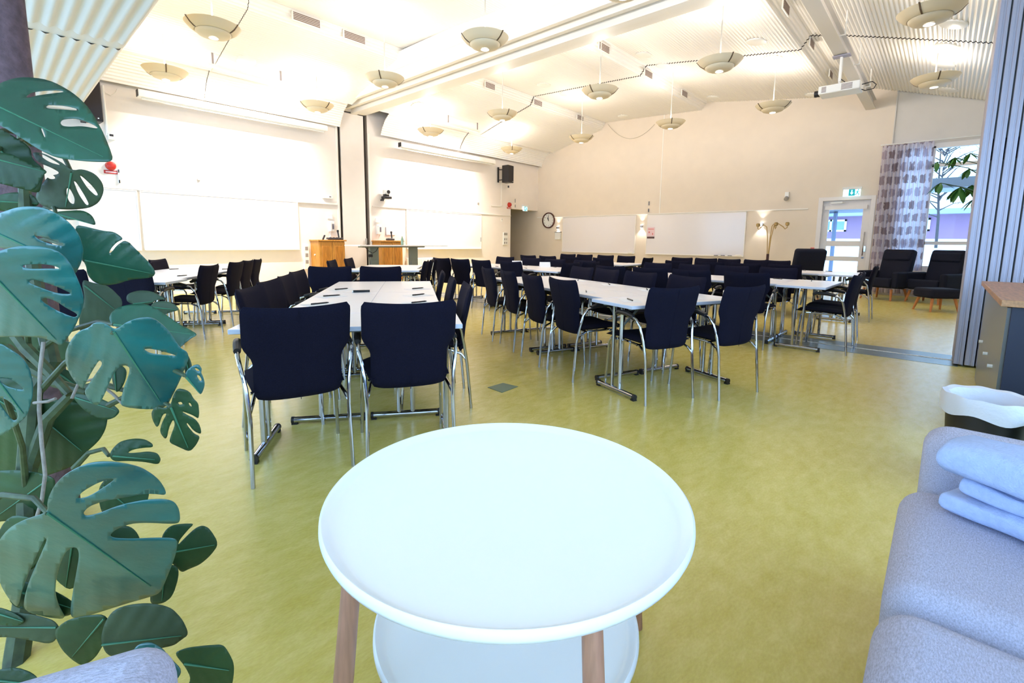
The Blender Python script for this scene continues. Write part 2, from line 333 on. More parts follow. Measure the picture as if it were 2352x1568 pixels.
# folding wall leaves parked in a stack across the track
fy = -.16
for k in range(9):
    o = thing('folding_wall_leaf', ['grey folding wall leaf nearest the open floor, at the end of its stack', 'grey folding wall leaf second from the open end of its stack', 'grey folding wall leaf third from the open end, above the wood counter'][k] if k < 3 else 'grey folding wall leaf in the back part of the stack', 'folding wall', (6.5, fy-.083*k, .02), 0, 'folding wall leaves parked in a stack')
    MB().span((.03, -.074, 0), (.62, 0, 4.5)).build('leaf_panel', panelm, o, smooth=False, bevel=.004)
    MB().span((0, -.034, 0), (.03, -.002, 4.5)).span((0, -.074, 0), (.03, -.046, 4.5)).span((.006, -.074, 0), (.03, 0, 4.5)).build('edge_profile', alum, o, smooth=False, bevel=.006)
    MB().span((.008, -.083, .45), (.05, -.074, 2.0)).span((.008, -.083, 2.2), (.05, -.074, 4.4)).build('rubber_seal', darkseal, o)
    MB().tube([(.31, -.037, 4.5), (.31, -.037, 4.62)], .015).build('track_roller', chrome, o)
# floor hatch
hp = [onz(x, y, 0) for x, y in [(1120, 890), (1155, 880), (1190, 888), (1153, 902)]]
tag(MB().add([(q.x, q.y, .0006) for q in hp]+[(q.x, q.y, .004) for q in hp], [(3, 2, 1, 0), (4, 5, 6, 7), (0, 1, 5, 4), (1, 2, 6, 5), (2, 3, 7, 6), (3, 0, 4, 7)]).build('floor_hatch', patchm, smooth=False), 'small square grey-green hatch cover let into the floor', 'hatch')
# right wall door
D = struct(bpy.data.objects.new('door_2', None)); COL.objects.link(D); D.location = (XW, 2.0, 0)
def dpart(name, m, spans, bev=.004):
    q = MB()
    for s in spans: q.span(*s)
    return q.build(name, m, D, smooth=False, bevel=bev)
whitedoor = mat('white_door_paint', srgb(232, 226, 222), .45)
dpart('door_frame', whitedoor, [((-.02, .50, 0), (.15, .60, 2.445)), ((-.02, -.61, 0), (.15, -.52, 2.445)), ((-.02, -.52, 2.35), (.15, .50, 2.445))])
dpart('door_leaf', whitedoor, [((.09, .36, .03), (.14, .50, 2.35)), ((.09, -.52, .03), (.14, -.36, 2.35)), ((.09, -.36, 2.14), (.14, .36, 2.35)), ((.09, -.36, 1.18), (.14, .36, 1.32)), ((.09, -.36, .80), (.14, .36, .92)), ((.09, -.36, .03), (.14, .36, .22))])
for z0, z1 in [(1.32, 2.14), (.92, 1.18), (.22, .80)]: dpart('glass_pane', glassm, [((.11, -.36, z0), (.116, .36, z1))], 0)
dpart('blind_cassette', whitedoor, [((.02, -.45, 2.12), (.09, .45, 2.22))])
o = MB(); o.box((.04, .2, 2.30), (.06, .24, .05)); o.tube([(.03, .2, 2.29), (-.0, .02, 2.29)], .01); o.build('door_closer', whitep, D)
o = MB(); o.tube([(.05, -.44, .95), (.05, -.44, 1.55)], .012); o.tube([(.05, -.44, 1.5), (.09, -.44, 1.5)], .01); o.build('pull_bar', chrome, D)
MB().box((.08, -.47, 1.12), (.02, .05, .14)).box((.08, -.45, .9), (.03, .05, .05)).build('lock_plate', chrome, D, bevel=.003)
# window bay
W = struct(bpy.data.objects.new('window_1', None)); COL.objects.link(W); W.location = (XW, 0, 0)
q = MB()
for s in [((.03, .90, .62), (.16, 1.0, 3.57)), ((.03, -2.2, 3.45), (.16, 1.0, 3.57)), ((.03, -2.2, 3.02), (.16, .9, 3.10)), ((.03, -2.2, 1.24), (.16, .9, 1.32)), ((.03, -2.2, .62), (.16, .9, .74)), ((.03, .38, .62), (.16, .48, 3.5)), ((.03, -.9, .62), (.16, -.82, 3.5)), ((.03, -2.2, .62), (.16, -2.1, 3.57))]: q.span(*s)
q.build('window_frame', whitedoor, W, smooth=False, bevel=.005)
for y0, y1 in [(.48, .9), (-.82, .38), (-2.1, -.9)]:
    for z0, z1 in [(3.10, 3.45), (1.32, 3.02), (.74, 1.24)]: MB().span((.09, y0, z0), (.096, y1, z1)).build('window_pane', glassm, W, smooth=False)
MB().span((-.16, -2.2, .58), (.04, 1.0, .62)).build('window_sill', whitedoor, W, bevel=.005)

# ================================================================== OUTSIDE
struct(MB().add([(15.2, -40, .0), (44, -60, 1.72), (44, 80, 1.72), (15.2, 60, .0)], [(0, 1, 2, 3)]).build('ground_snow', snowm, smooth=False))
Bd = thing('neighbour_house', 'long plum-coloured house with white framed windows across the snow', 'building', (46, 0, 0))
MB().span((0, -60, 0), (9, 70, 3.5)).build('house_wall', plum, Bd, smooth=False)
MB().span((-1, -60, 3.5), (10, 70, 3.85)).build('house_roof', mat('grey_eave', srgb(150, 160, 180), .8), Bd, smooth=False)
for y in range(-24, 34, 5):
    f = MB(); zz0, zz1 = 2.3, 3.25
    f.span((-.08, y, zz0), (-.02, y+2.1, zz0+.14)).span((-.08, y, zz1-.14), (-.02, y+2.1, zz1)).span((-.08, y, zz0), (-.02, y+.14, zz1)).span((-.08, y+1.96, zz0), (-.02, y+2.1, zz1)).span((-.08, y+.98, zz0), (-.02, y+1.12, zz1))
    f = f.build('house_window', whitep, Bd, smooth=False); MB().span((-.03, y+.1, zz0+.1), (.0, y+2, zz1-.1)).build('pane', winglass, f, smooth=False)
rnd = random.Random(3)
def bare_tree(base, h, label):
    t = thing('bare_tree', label, 'tree', base, 0, 'bare trees on the snow'); tr = MB(); tw = MB()
    tr.tube([(0, 0, 0), (.1, .05, h*.3), (.05, .2, h*.6), (.2, .3, h)], [.07, .06, .04, .02], 8)
    for i in range(40):
        z = h*(.3+.65*rnd.random()); a = rnd.uniform(0, 2*pi); L = rnd.uniform(.8, 2.2); e = Vector((cos(a)*L, sin(a)*L, z+L*rnd.uniform(.2, .8))); s0 = Vector((.08, .1, z))
        tw.tube([s0, s0.lerp(e, .5)+Vector((0, 0, .12)), e], [.035, .02, .008], 5)
        for j in range(3):
            b0 = s0.lerp(e, rnd.uniform(.4, .9)); tw.tube([b0, b0+Vector((rnd.uniform(-.5, .5), rnd.uniform(-.5, .5), rnd.uniform(.1, .6)))], [.012, .004], 4)
    tr.build('trunk', barkm, t); tw.build('branches', barkm, t)
bare_tree((34, .4, 1.1), 5.5, 'bare tree in front of the plum house, seen through the window')
bare_tree((30, 6.2, .85), 4.5, 'bare tree in front of the plum house, seen through the door glass')
vs = thing('glazed_porch_leaf', 'open glazed outer door standing outside the white door', 'door', (XW+1.25, 2.35, .05), R(-32))
MB().span((-.03, 0, 0), (.03, .08, 2.15)).span((-.03, .72, 0), (.03, .8, 2.15)).span((-.03, 0, 2.05), (.03, .8, 2.15)).span((-.03, 0, 0), (.03, .8, .15)).build('porch_frame', mat('blue_grey_frame', srgb(120, 132, 160), .5), vs, smooth=False)
MB().span((-.004, .08, .15), (.004, .72, 2.05)).build('porch_pane', glassm, vs, smooth=False)
tag(MB().span((XW+.3, 1.25, 2.15), (XW+2.2, 3.6, 2.32)).build('porch_roof', mat('canopy_dark', srgb(110, 112, 122), .7), smooth=False), 'flat grey porch roof outside the white door', 'canopy')
tag(MB().span((XW+.9, -5, 2.62), (XW+2.2, 1.05, 2.86)).build('porch_canopy', mat('canopy_grey', srgb(150, 152, 160), .7), smooth=False), 'flat grey canopy outside the window', 'canopy')

# ================================================================== CEILING FITTINGS
def zc(y):
    for (y0, z0), (y1, z1) in zip(PROF, PROF[1:]):
        if y0 <= y <= y1: return z0+(z1-z0)*(y-y0)/(y1-y0)
    return 4.6
def make_pendant():
    t = thing('pendant_lamp', '', 'pendant lamp')
    b = MB().lathe([(.232, .0), (.25, .003), (.302, .040), (.352, .098), (.346, .102), (.296, .048), (.245, .012), (.06, .010)], 48).build('lamp_bowl', offw, t)
    MB().lathe([(.062, -.066), (.13, -.062), (.195, -.040), (.222, -.012), (.226, .0), (.06, .009)], 48).build('lamp_dish', offw, t)
    MB().lathe([(.0005, -.063), (.056, -.063), (.066, -.074), (.060, -.078), (.058, -.068)], 24).build('lens_ring', whitep, t)
    MB().lathe([(.0005, -.073), (.054, -.073), (.054, -.065), (.0005, -.065)], 20).build('spot_lens', bulb, t)
    for a in (20, 140, 260):
        r = MB(); ca, sa = cos(R(a)), sin(R(a)); tx = Vector((-sa, ca, 0))*.009; rad = Vector((ca, sa, 0)); P0 = []
        for rr, z in [(.236, -.006), (.256, -.002), (.308, .036), (.364, .106), (.336, .106), (.286, .048)]:
            P0.append(rad*rr+Vector((0, 0, z)))
        n = len(P0); r.add([q+tx for q in P0]+[q-tx for q in P0], [tuple(range(n)), tuple(range(2*n-1, n-1, -1))]+[(i, (i+1) % n, n+(i+1) % n, n+i) for i in range(n)])
        r.build('rim_rib', brownm, t, smooth=False)
    MB().lathe([(.0005, .03), (.045, .03), (.055, .07), (.03, .10), (.0005, .11)], 16).build('lamp_bulb', mat('bulb_glow', (1, 1, 1), .3, emit=(1, .93, .82), es=12.0), t)
    return t
LX = [2.42, 5.23, 8.40, 11.68]; LY = [10.7, 8.0, 5.35, 3.05, .43]; LZ = 4.105
rown = ['row nearest the screens wall', 'second row from the screens', 'middle row', 'row beside the hung beam', 'row over the window side']
coln = ['left end', 'left of the track', 'just past the track', 'far end']
pend = None; stem_mb = {}
for j, y in enumerate(LY):
    for i, x in enumerate(LX):
        if i == 0 and j > 1 or (i == 1 and j > 3): continue
        lab = 'cream pendant lamp, %s, %s' % (rown[j], coln[i])
        if pend is None: pend = make_pendant(); t = pend; t.location = (x, y, LZ); t['label'] = lab; t['group'] = 'bowl pendants under the ceiling'
        else: t = dup(pend, (x, y, LZ), .5*i+.9*j, lab)
        h = zc(y)-LZ
        MB().tube([(0, 0, .05), (0, 0, h+.01)], .010, 8).build('stem_rod', whitep, t)
        lamp('POINT', 'uplight', (0, 0, .17), UPLIGHT_W*(.22 if j == 4 else .75 if j == 0 else 1), WARM, t, shadow_soft_size=.06)
        lamp('SPOT', 'downlight', (0, 0, -.10), DOWN_W, WARM, t, spot_size=R(95), spot_blend=.6, shadow_soft_size=.05)
# wall washers in front of the two screens
for x0, x1, lab in [(3.14, 4.62, 'slim white wall washer under the ceiling before the left screen'), (9.05, 10.4, 'slim white wall washer under the ceiling before the right screen')]:
    t = thing('wall_washer', lab, 'lamp', (x0, 10.85, 4.50), 0, 'wall washers before the screens'); L = x1-x0
    MB().span((0, -.05, 0), (L, .04, .05)).build('washer_body', whitep, t, bevel=.006)
    MB().span((.02, .04, .004), (L-.02, .052, .046)).build('diffuser', batt, t)
    for x in (.1, L-.1): MB().span((x-.015, -.012, .05), (x+.015, .012, zc(10.85)-4.5)).build('bracket', mat('grey_bracket', srgb(150, 140, 140), .5), t)
    l = lamp('AREA', 'wash_light', (L/2, .06, .02), WASH_W, WARM, t, shape='RECTANGLE', size=L*.9, size_y=.04, spread=R(105))
    l.rotation_euler = (R(34), 0, 0)
# round cover discs and grilles
disc = None
for n, (px, py) in enumerate([(566, 141), (960, 243), (1175, 290), (1249, 196), (1478, 127), (1300, 216), (1737, 97), (1775, 134), (1525, 152), (1638, 224), (1432, 267), (1868, 218), (2190, 57), (2174, 107), (2167, 150), (2178, 207), (1150, 298)]):
    y = 8.0
    for it in range(60):                       # march along the sight line to the ceiling arch
        pass
    d = ray(px, py); tt = .5
    while True:
        q = Vector((0, 0, HC))+d*tt
        if q.y > 11.3 or q.z >= zc(max(-2.9, min(11.3, q.y)))-.02 or tt > 30: break
        tt += .01
    lab = 'round white cover disc on the ceiling, '+['by the left grille', 'by the cove right of the folding wall track', 'before the right screen', 'past the folding wall track', 'beside the middle row of lamps', 'between two middle lamps', 'left of the hung beam, nearest the viewer', 'left of the hung beam, second', 'above the far middle lamp', 'by the right wall seam cable', 'by the right wall, left lamp side', 'close to the right wall behind the projector', 'beside the largest right lamp', 'right of the hung beam, middle one', 'lit by the lamp under it', 'close to the window bay', 'left of the far right screen'][n]
    if disc is None:
        disc = MB().lathe([(.0005, -.012), (.165, -.012), (.18, -.004), (.18, .02)], 40).build('ceiling_disc', whitep); tag(disc, lab, 'cover', 'round cover discs on the ceiling'); c = disc
    else:
        c = disc.copy(); COL.objects.link(c); c['label'] = lab
    sl = (zc(min(11.2, q.y+.15))-zc(q.y-.15))/.3; sl = max(-.4, min(.4, sl))
    c.location = q; c.rotation_euler = (math.atan(sl), 0, 0)
gr = None
gl = mat('grille_slot', srgb(120, 100, 92), .7)
for n, (px, py, yy, wd) in enumerate([(703, 47, 9.25, .5), (813, 87, 9.25, .45), (1124, 198, 9.25, .34), (1234, 237, 9.25, .36), (1331, 271, 9.25, .34), (1385, 111, 5.76, .38), (1487, 171, 5.76, .36), (1570, 216, 5.76, .34), (1801, 18, 2.36, .36), (1861, 102, 2.36, .34), (1905, 172, 2.36, .30)]):
    q = ony(px, py, yy-.03)
    lab = 'slotted air grille in the ceiling step, '+['nearest the viewer on the left', 'second on the left', 'first past the folding wall track', 'behind the second step lamp', 'far one before the right wall', 'middle step, nearest the track', 'middle step, second', 'middle step, nearest the right wall', 'step beside the hung beam, nearest', 'step beside the hung beam, second', 'step above the projector'][n]
    t = thing('air_grille', lab, 'air vent', (q.x, yy+.01, q.z), 0, 'air grilles in the ceiling steps')
    MB().span((-wd/2-.025, -.075, -.085), (wd/2+.025, -.055, .085)).build('grille_frame', whitep, t, bevel=.004)
    for k in range(5): MB().span((-wd/2, -.079, -.066+.028*k), (wd/2, -.07, -.066+.028*k+.018)).build('slot', gl, t, smooth=False)
# projector hung from the beam
PX = 10.35
t = thing('projector', 'white projector hanging from the beam with black lens', 'projector', (PX, 1.66, 3.92))
MB().span((-.19, -.33, -.07), (.19, .28, .07)).build('projector_body', whitep, t, bevel=.02, seg=3)
MB().tube([(.02, .28, .0), (.02, .37, .0)], .055, 20).build('lens_barrel', blackp, t)
for y0, y1 in [(-.22, -.06), (.16, .23)]:
    for k in range(5): MB().span((-.192, y0, -.045+.02*k), (-.186, y1, -.035+.02*k)).build('vent_slot', gl, t, smooth=False)
MB().tube([(0, 0, .06), (0, 0, .16)], .02).span((-.035, -.02, .14), (.035, .02, .55)).build('drop_column', whitep, t, bevel=.004)
MB().span((-.07, -.13, .555), (.07, .13, .575)).build('ceiling_clamp', alum, t)
MB().tube([(0, -.33, .03), (0, -.47, .05), (0, -.53, -.01), (0, -.5, -.07), (0, -.38, -.08), (0, -.33, -.05)], .008).tube([(0, .0, .2), (.02, -.08, .12), (0, -.14, .07)], .007).build('cable', blackp, t)
# sagging cables
c0 = onx(1396, 285, XW-.04); c1 = onx(1462, 316, XW-.04); c2 = onx(1504, 285, XW-.04)
pts = [c0.lerp(c2, k/12)+Vector((0, 0, -4*(k/12)*(1-k/12)*((c0.z+c2.z)/2-c1.z))) for k in range(13)]
tag(MB().tube(pts, .005, 6).build('cable', mat('grey_cable', srgb(170, 160, 140), .6)), 'thin cable sagging along the top of the right wall', 'cable')

# ================================================================== SCREENS WALL
for nm, x0, x1, z, lab in [('l', 2.2, 6.0, 3.98, 'long white roll-up screen housing over the left whiteboards'), ('r', 8.2, 12.05, 3.93, 'long white roll-up screen housing over the right whiteboards')]:
    t = thing('screen_housing', lab, 'projection screen', (x0, 11.87, z), 0, 'screen housings')
    L = x1-x0
    MB().prism([(-.09, -.07), (-.10, .0), (-.07, .07), (.08, .07), (.08, -.07)], L, Matrix(((0, 0, 1, 0), (1, 0, 0, 0), (0, 1, 0, 0), (0, 0, 0, 1)))).build('housing_case', whitep, t, bevel=.008)
    MB().span((-.012, -.08, -.06), (.0, .06, .06)).build('end_cap', blackp, t); MB().span((L, -.08, -.06), (L+.012, .06, .06)).build('end_cap', whitep, t)
    MB().span((.06, -.02, -.10), (L-.06, .02, -.07)).build('weight_bar', whitep, t)
    for x in (.5, L-.5): MB().span((x-.03, .07, .0), (x+.03, YW-11.87-.012, .05)).build('wall_bracket', whitep, t)
def whiteboard(x0, x1, z0, z1, lab):
    t = thing('whiteboard', lab, 'whiteboard', (x0, YW, z0), 0, 'whiteboards on the screens wall'); L = x1-x0; H = z1-z0
    MB().span((0, -.03, 0), (L, -.004, H)).build('board_face', wboard, t, smooth=False)
    MB().span((-.012, -.04, -.012), (L+.012, 0, .006)).span((-.012, -.04, H-.006), (L+.012, 0, H+.012)).span((-.012, -.04, 0), (.006, 0, H)).span((L-.006, -.04, 0), (L+.012, 0, H)).build('board_frame', trimm, t)
    MB().span((0, -.10, -.02), (L, -.03, -.008)).build('pen_tray', trimm, t); return t
whiteboard(ony(318, 435, YW).x+.02, ony(683, 500, YW).x, .96, 2.13, 'wide whiteboard under the left screen housing, washed out by light')
whiteboard(1.2, ony(316, 435, YW).x-.03, .96, 2.13, 'narrow whiteboard at the left end, half behind the plant')
whiteboard(ony(933, 480, YW).x, ony(1104, 490, YW).x, .96, 2.12, 'wide whiteboard under the right screen housing, washed out by light')
def speaker(loc, rz, lab, H):
    t = thing('wall_speaker', lab, 'loudspeaker', loc, rz, 'black wall loudspeakers')
    MB().prism([(-.18, -.13), (.18, -.13), (.13, .17), (-.13, .17)], H).build('speaker_cabinet', blackp, t, bevel=.012)
    MB().span((-.165, -.14, .03), (.165, -.129, H-.02)).build('grille', speakm, t, bevel=.01)
    MB().tube([(0, .1, .12), (-.1, .26, .10), (-.1, .34, .10)], .018).tube([(0, .1, H-.12), (-.1, .26, H-.14), (-.1, .34, H-.12)], .018).span((-.14, .33, .02), (-.06, .355, H-.05)).build('swivel_bracket', blackp, t)
    MB().box((.11, -.142, .05), (.02, .004, .02)).build('badge', whitep, t)
a = ony(1164, 420, 11.85); speaker((a.x, 11.80, 3.29), R(10), 'black loudspeaker high on the wall right of the right screen', .60)
speaker((1.46, 11.80, 3.30), R(-6), 'black loudspeaker high on the wall at the left, behind the plant', .70)
def bell(px, py, lab):
    q = ony(px, py, YW); t = thing('fire_alarm_bell', lab, 'alarm', (q.x, YW, q.z), 0, 'red alarm sounders')
    MB().tube([(0, 0, 0), (0, -.03, 0), (0, -.075, 0), (0, -.09, 0)], [.085, .085, .07, .04], 20).build('sounder_body', redp, t)
    MB().span((-.11, -.012, -.15), (.11, 0, -.085)).build('sign_plate', redp, t); MB().span((-.085, -.014, -.13), (.085, -.011, -.105)).build('sign_text_line', pinkpaper, t)
bell(254, 381, 'red round alarm sounder with red plate at the left of the left screen'); bell(1169, 470, 'red round alarm sounder with red plate beside the corridor opening')
def onwall(name, px, py, sx, sz, dy, m, lab, cat, extra=None, bev=.004, grp=None):
    q = ony(px, py, YW)
    if extra is None: return tag(MB().box((q.x, YW-dy/2, q.z), (sx, dy, sz)).build(name, m, bevel=bev), lab, cat, grp)
    t = thing(name, lab, cat, (q.x, YW, q.z), 0, grp); MB().box((0, -dy/2, 0), (sx, dy, sz)).build('case', m, t, bevel=bev)
    for nm, m2, c, d in extra: MB().box(c, d).build(nm, m2, t, bevel=.002)
    return t
onwall('motion_sensor', 255, 314, .10, .12, .06, whitep, 'small white motion sensor with dark eye on the left of the screens wall', 'sensor', [('dark_eye', blackp, (0, -.062, .02), (.06, .006, .04))])
onwall('wall_hook_strip', 273, 405, .03, .26, .03, whitep, 'narrow white hook strip with dark ends beside the left alarm', 'hook strip', [('dark_end', blackp, (0, -.032, .10), (.02, .012, .06)), ('dark_end', blackp, (0, -.032, -.10), (.02, .012, .06))])
onwall('wall_clip', 456, 412, .06, .045, .03, mat('clip_grey', srgb(150, 145, 140), .5), 'tiny grey clip alone in the middle of the left bright wall', 'clip')
onwall('wall_clip', 1098, 467, .05, .05, .03, MATS['clip_grey'], 'tiny grey clip at the right edge of the right bright wall', 'clip')
onwall('white_router', 750, 452, .24, .09, .10, whitep, 'small white router box on the short ledge by the folding wall pocket', 'router', [('antenna', whitep, (-.06, -.04, .09), (.015, .015, .12)), ('port_plate', mat('clip_grey2', srgb(120, 116, 120), .5), (.05, -.102, 0), (.05, .004, .03))])
def phone(px, py, lab):
    t = onwall('wall_phone', px, py, .15, .28, .06, whitep, lab, 'telephone', [('keypad', mat('keypad_grey', srgb(110, 106, 120), .5), (.035, -.062, .0), (.05, .006, .14)), ('label_box', whitep, (-.03, -.025, .26), (.13, .05, .12))], .012, 'white wall telephones')
    MB().tube([(-.05, -.09, .11), (-.05, -.105, 0), (-.05, -.09, -.11)], [.028, .018, .028], 10).build('handset', whitep, t)
    MB().tube([(-.05, -.09, -.12), (-.07, -.07, -.25), (-.09, -.05, -.34), (-.11, -.04, -.38)], .006, 6).build('cord', whitep, t)
phone(760, 520, 'white wall telephone above the left pine cabinet'); phone(869, 527, 'white wall telephone above the right pine cabinet')
onwall('control_panel', 679, 566, .20, .11, .02, whitep, 'small control panel with dark buttons at the lower right of the left whiteboard', 'control panel', [('button', blackp, (-.06, -.022, 0), (.02, .004, .07)), ('button', blackp, (-.02, -.022, 0), (.02, .004, .07)), ('button', mat('button_violet', srgb(80, 70, 130), .4), (.05, -.022, 0), (.05, .004, .08))])
o = onwall('socket_column', 703, 590, .13, .62, .05, whitep, 'white socket column standing left of the left pine cabinet', 'socket column', [('socket', MATS['clip_grey'], (0, -.052, .22-.17*k), (.075, .006, .09)) for k in range(3)])
onwall('light_switch', 841, 554, .05, .16, .02, mat('switch_grey', srgb(160, 156, 150), .5), 'narrow grey switch on the pocket door between the cabinets', 'switch')
onwall('wall_display', 896, 531, .30, .22, .03, wboard, 'small white display panel above the right pine cabinet', 'display', [('display_frame', alum, (0, -.005, 0), (.32, .02, .24))])
onwall('thermostat', 1152, 505, .06, .11, .02, whitep, 'small white thermostat left of the corridor opening', 'thermostat', [('dial', MATS['clip_grey'], (0, -.022, .02), (.03, .004, .03))])
onwall('lighting_panel', 1160, 548, .24, .46, .03, whitep, 'beige lighting control panel beside the corridor opening', 'control panel', [('display_slot', MATS['clip_grey'], (0, -.032, .17), (.19, .004, .09)), ('button', MATS['clip_grey'], (.05, -.032, -.02), (.06, .004, .08)), ('button', MATS['clip_grey'], (-.05, -.032, -.02), (.06, .004, .08)), ('button', MATS['clip_grey'], (.05, -.032, -.15), (.06, .004, .08)), ('button', MATS['clip_grey'], (-.05, -.032, -.15), (.06, .004, .08))])
onwall('board_handle', 1103, 550, .03, .16, .03, blackp, 'short dark peg at the right end of the right whiteboard', 'handle')  # handle of the right whiteboard, kept as its own object
onwall('wall_hook_strip', 1183, 461, .03, .14, .02, MATS['clip_grey'], 'upper dark strip above the corridor opening', 'hook strip'); onwall('wall_hook_strip', 1183, 473, .03, .10, .02, MATS['clip_grey'], 'lower dark strip above the corridor opening', 'hook strip')
q = MB(); a = ony(1154, 432, YW); b = ony(1151, 474, YW); c = ony(1128, 474, YW)
q.span((b.x-.02, YW-.024, b.z), (b.x+.02, YW-.004, a.z+.3)).span((c.x, YW-.024, b.z-.02), (b.x+.02, YW-.004, b.z+.02)); tag(q.build('cable_duct', trimm), 'white cable duct running down from the right loudspeaker', 'cable duct')
t = thing('hanging_microphone', 'small dark microphone hanging under the right loudspeaker', 'microphone', (a.x+.02, 11.9, a.z)); MB().tube([(0, 0, 0), (0, 0, .07)], .03, 10).build('capsule', blackp, t); MB().tube([(0, 0, .07), (-.05, 0, .28)], .006).tube([(0, 0, .07), (.05, 0, .28)], .006).build('cord', whitep, t)
q = MB(); a = ony(232, 196, YW); b = ony(248, 312, YW); q.tube([(a.x+.02, YW-.03, a.z), (a.x+.02, YW-.03, b.z)], .02, 6).tube([ony(236, 200, YW-.03), ony(242, 212, YW-.03), ony(254, 219, YW-.03), ony(266, 212, YW-.03), ony(269, 204, YW-.03)], .006, 6)
tag(q.build('cable_duct', trimm), 'white cable duct and loop beside the left loudspeaker', 'cable duct')
# PTZ camera
q0 = ony(888, 455, YW-.15); t = thing('conference_camera', 'black conference camera with white ring lens on the wall by the folding wall pocket', 'camera', q0)
MB().span((-.12, -.09, -.02), (.12, .09, .05)).box((0, .02, .08), (.15, .10, .07)).build('camera_base', blackp, t, bevel=.012)
MB().tube([(.0, -.03, .17), (.0, -.10, .17)], .075, 20).box((0, .02, .17), (.16, .12, .12)).build('camera_head', whitep, t, bevel=.01); MB().tube([(0, -.09, .17), (0, -.115, .17)], .052, 20).build('lens', blackp, t)
MB().tube([(-.05, .05, -.01), (-.10, .15, -.06)], .025).tube([(-.10, -.02, -.02), (-.13, .0, -.09)], .02).build('wall_arm', blackp, t)
# exit signs
def exit_sign(loc, rz, w_, h_, lab):
    t = thing('exit_sign', lab, 'exit sign', loc, rz, 'lit exit signs')
    MB().span((-w_/2-.02, -.05, h_-.01), (w_/2+.02, .0, h_+.05)).build('sign_housing', whitep, t, bevel=.006)
    MB().span((-w_/2, -.03, 0), (w_/2, -.015, h_)).build('light_panel', signw, t, smooth=False)
    MB().span((-w_*.18, -.034, .01), (w_*.18, -.029, h_-.01)).build('green_field', signg, t, smooth=False)
    y = -.036; ar = MB(); s = h_
    ar.add([(x*s, y, z*s) for x, z in [(-.06, .85), (.06, .85), (.06, .5), (.2, .5), (0, .2), (-.2, .5), (-.06, .5)]], [(0, 1, 2, 3, 4, 5, 6)]); ar.build('arrow', signw, t, smooth=False)
    mn = MB(); bx = w_*.33
    mn.tube([(bx+.02*s, y, .85*s), (bx+.12*s, y, .85*s)], .07*s, 8).tube([(bx, y, .72*s), (bx-.04*s, y, .45*s)], .06*s, 6).tube([(bx-.04*s, y, .45*s), (bx+.16*s, y, .32*s), (bx+.12*s, y, .1*s)], .045*s, 6).tube([(bx-.04*s, y, .45*s), (bx-.14*s, y, .25*s), (bx-.3*s, y, .2*s)], .045*s, 6).tube([(bx, y, .68*s), (bx+.2*s, y, .58*s)], .035*s, 6).tube([(bx, y, .68*s), (bx-.18*s, y, .55*s)], .035*s, 6)
    mn.build('running_figure', signg, t)
    MB().tube([(-.1, -.02, h_+.05), (-.1, .03, h_+.05)], .01).build('sign_bracket', whitep, t)
q0 = ony(1207, 479, YW-.05); exit_sign((q0.x, YW-.005, q0.z-.09), 0, .26, .18, 'small lit exit sign above the corridor opening')
q0 = onx(1956, 443, XW-.1); exit_sign((XW-.06, q0.y, q0.z-.08), R(-90)+R(4), .36, .18, 'lit exit sign with running figure above the white door')
# ladder leaning in the corridor
t = thing('step_ladder', 'white ladder leaning in the corridor opening', 'ladder', (13.55, 13.0, 0), R(8))
for s in (-.2, .2): MB().tube([(s*1.1+.3, -.1, 0), (s-.1, .5, 2.1)], .03, 6).build('ladder_rail', whitep, t)
for k in range(7):
    f_ = (k+.7)/7.6; MB().span((-.21+.4*(1-f_)-.1*f_+.0, -.1+.6*f_-.03, 2.1*f_-.012), (.21+.4*(1-f_)-.12*f_-.1, -.1+.6*f_+.03, 2.1*f_+.012)).build('rung', whitep, t)
# pine cabinets
def cabinet(x0, x1, y0, y1, z, lab, grp='pine cabinets'):
    t = thing('pine_cabinet', lab, 'cabinet', (x0, y0, 0), 0, grp); w_ = x1-x0; d_ = y1-y0
    MB().span((0, .026, .06), (w_, d_, z-.035)).span((.03, .04, 0), (w_-.03, d_, .06)).build('cabinet_body', pinem, t, bevel=.004)
    MB().span((-.035, -.035, z-.035), (w_+.035, d_, z)).build('cabinet_top', pinem, t, bevel=.006)
    for k in range(2):
        a0 = w_/2*k+.006; a1 = w_/2*(k+1)-.006
        dr = MB().span((a0, 0, .09), (a1, .024, z-.05)).build('door', pinem, t, bevel=.004)
        MB().span((a0+.07, -.012, .2), (a1-.07, 0, z-.16)).build('raised_panel', mat('honey_pine_panel', srgb(182, 120, 46), 0.4, noise=0.3, nscale=9, stretch=(6, 6, 0.6)), dr, bevel=.012)
        xk = a1-.03 if k == 0 else a0+.03; MB().tube([(xk, 0, z*.42), (xk, -.03, z*.42)], [.008, .016], 10).build('knob', pinem, dr)
    MB().tube([(-.004, d_*.45, z*.68), (-.03, d_*.45, z*.68)], .02, 10).build('side_fitting', whitep, t)
    return t
CZ = 1.20
cabinet(5.62, 6.32, 11.70, YW-.005, CZ, 'left pine cabinet with two panelled doors at the folding wall pocket'); cabinet(7.42, 8.12, 11.70, YW-.005, CZ, 'right pine cabinet behind the standing desk')
def charger(x, y, lab, L, mic):
    t = thing('microphone_charger', lab, 'charger', (x, y, CZ), 0); MB().span((-L/2, -.08, 0), (L/2, .06, .06)).build('charger_base', mat('charger_grey', srgb(62, 58, 60), .5), t, bevel=.02, seg=3)
    if mic:
        MB().tube([(L*.28, 0, .06), (L*.24, .01, .20)], [.018, .02], 12).build('microphone_body', blackp, t); MB().tube([(L*.24, .01, .20), (L*.235, .01, .215), (L*.23, .01, .26)], [.02, .03, .026], 12).build('microphone_head', blackp, t)
    for k in range(3): MB().tube([(-L*.3+k*L*.22, -.02, .055), (-L*.3+k*L*.22, -.02, .068)], .025, 12).build('charge_cup', blackp, t)
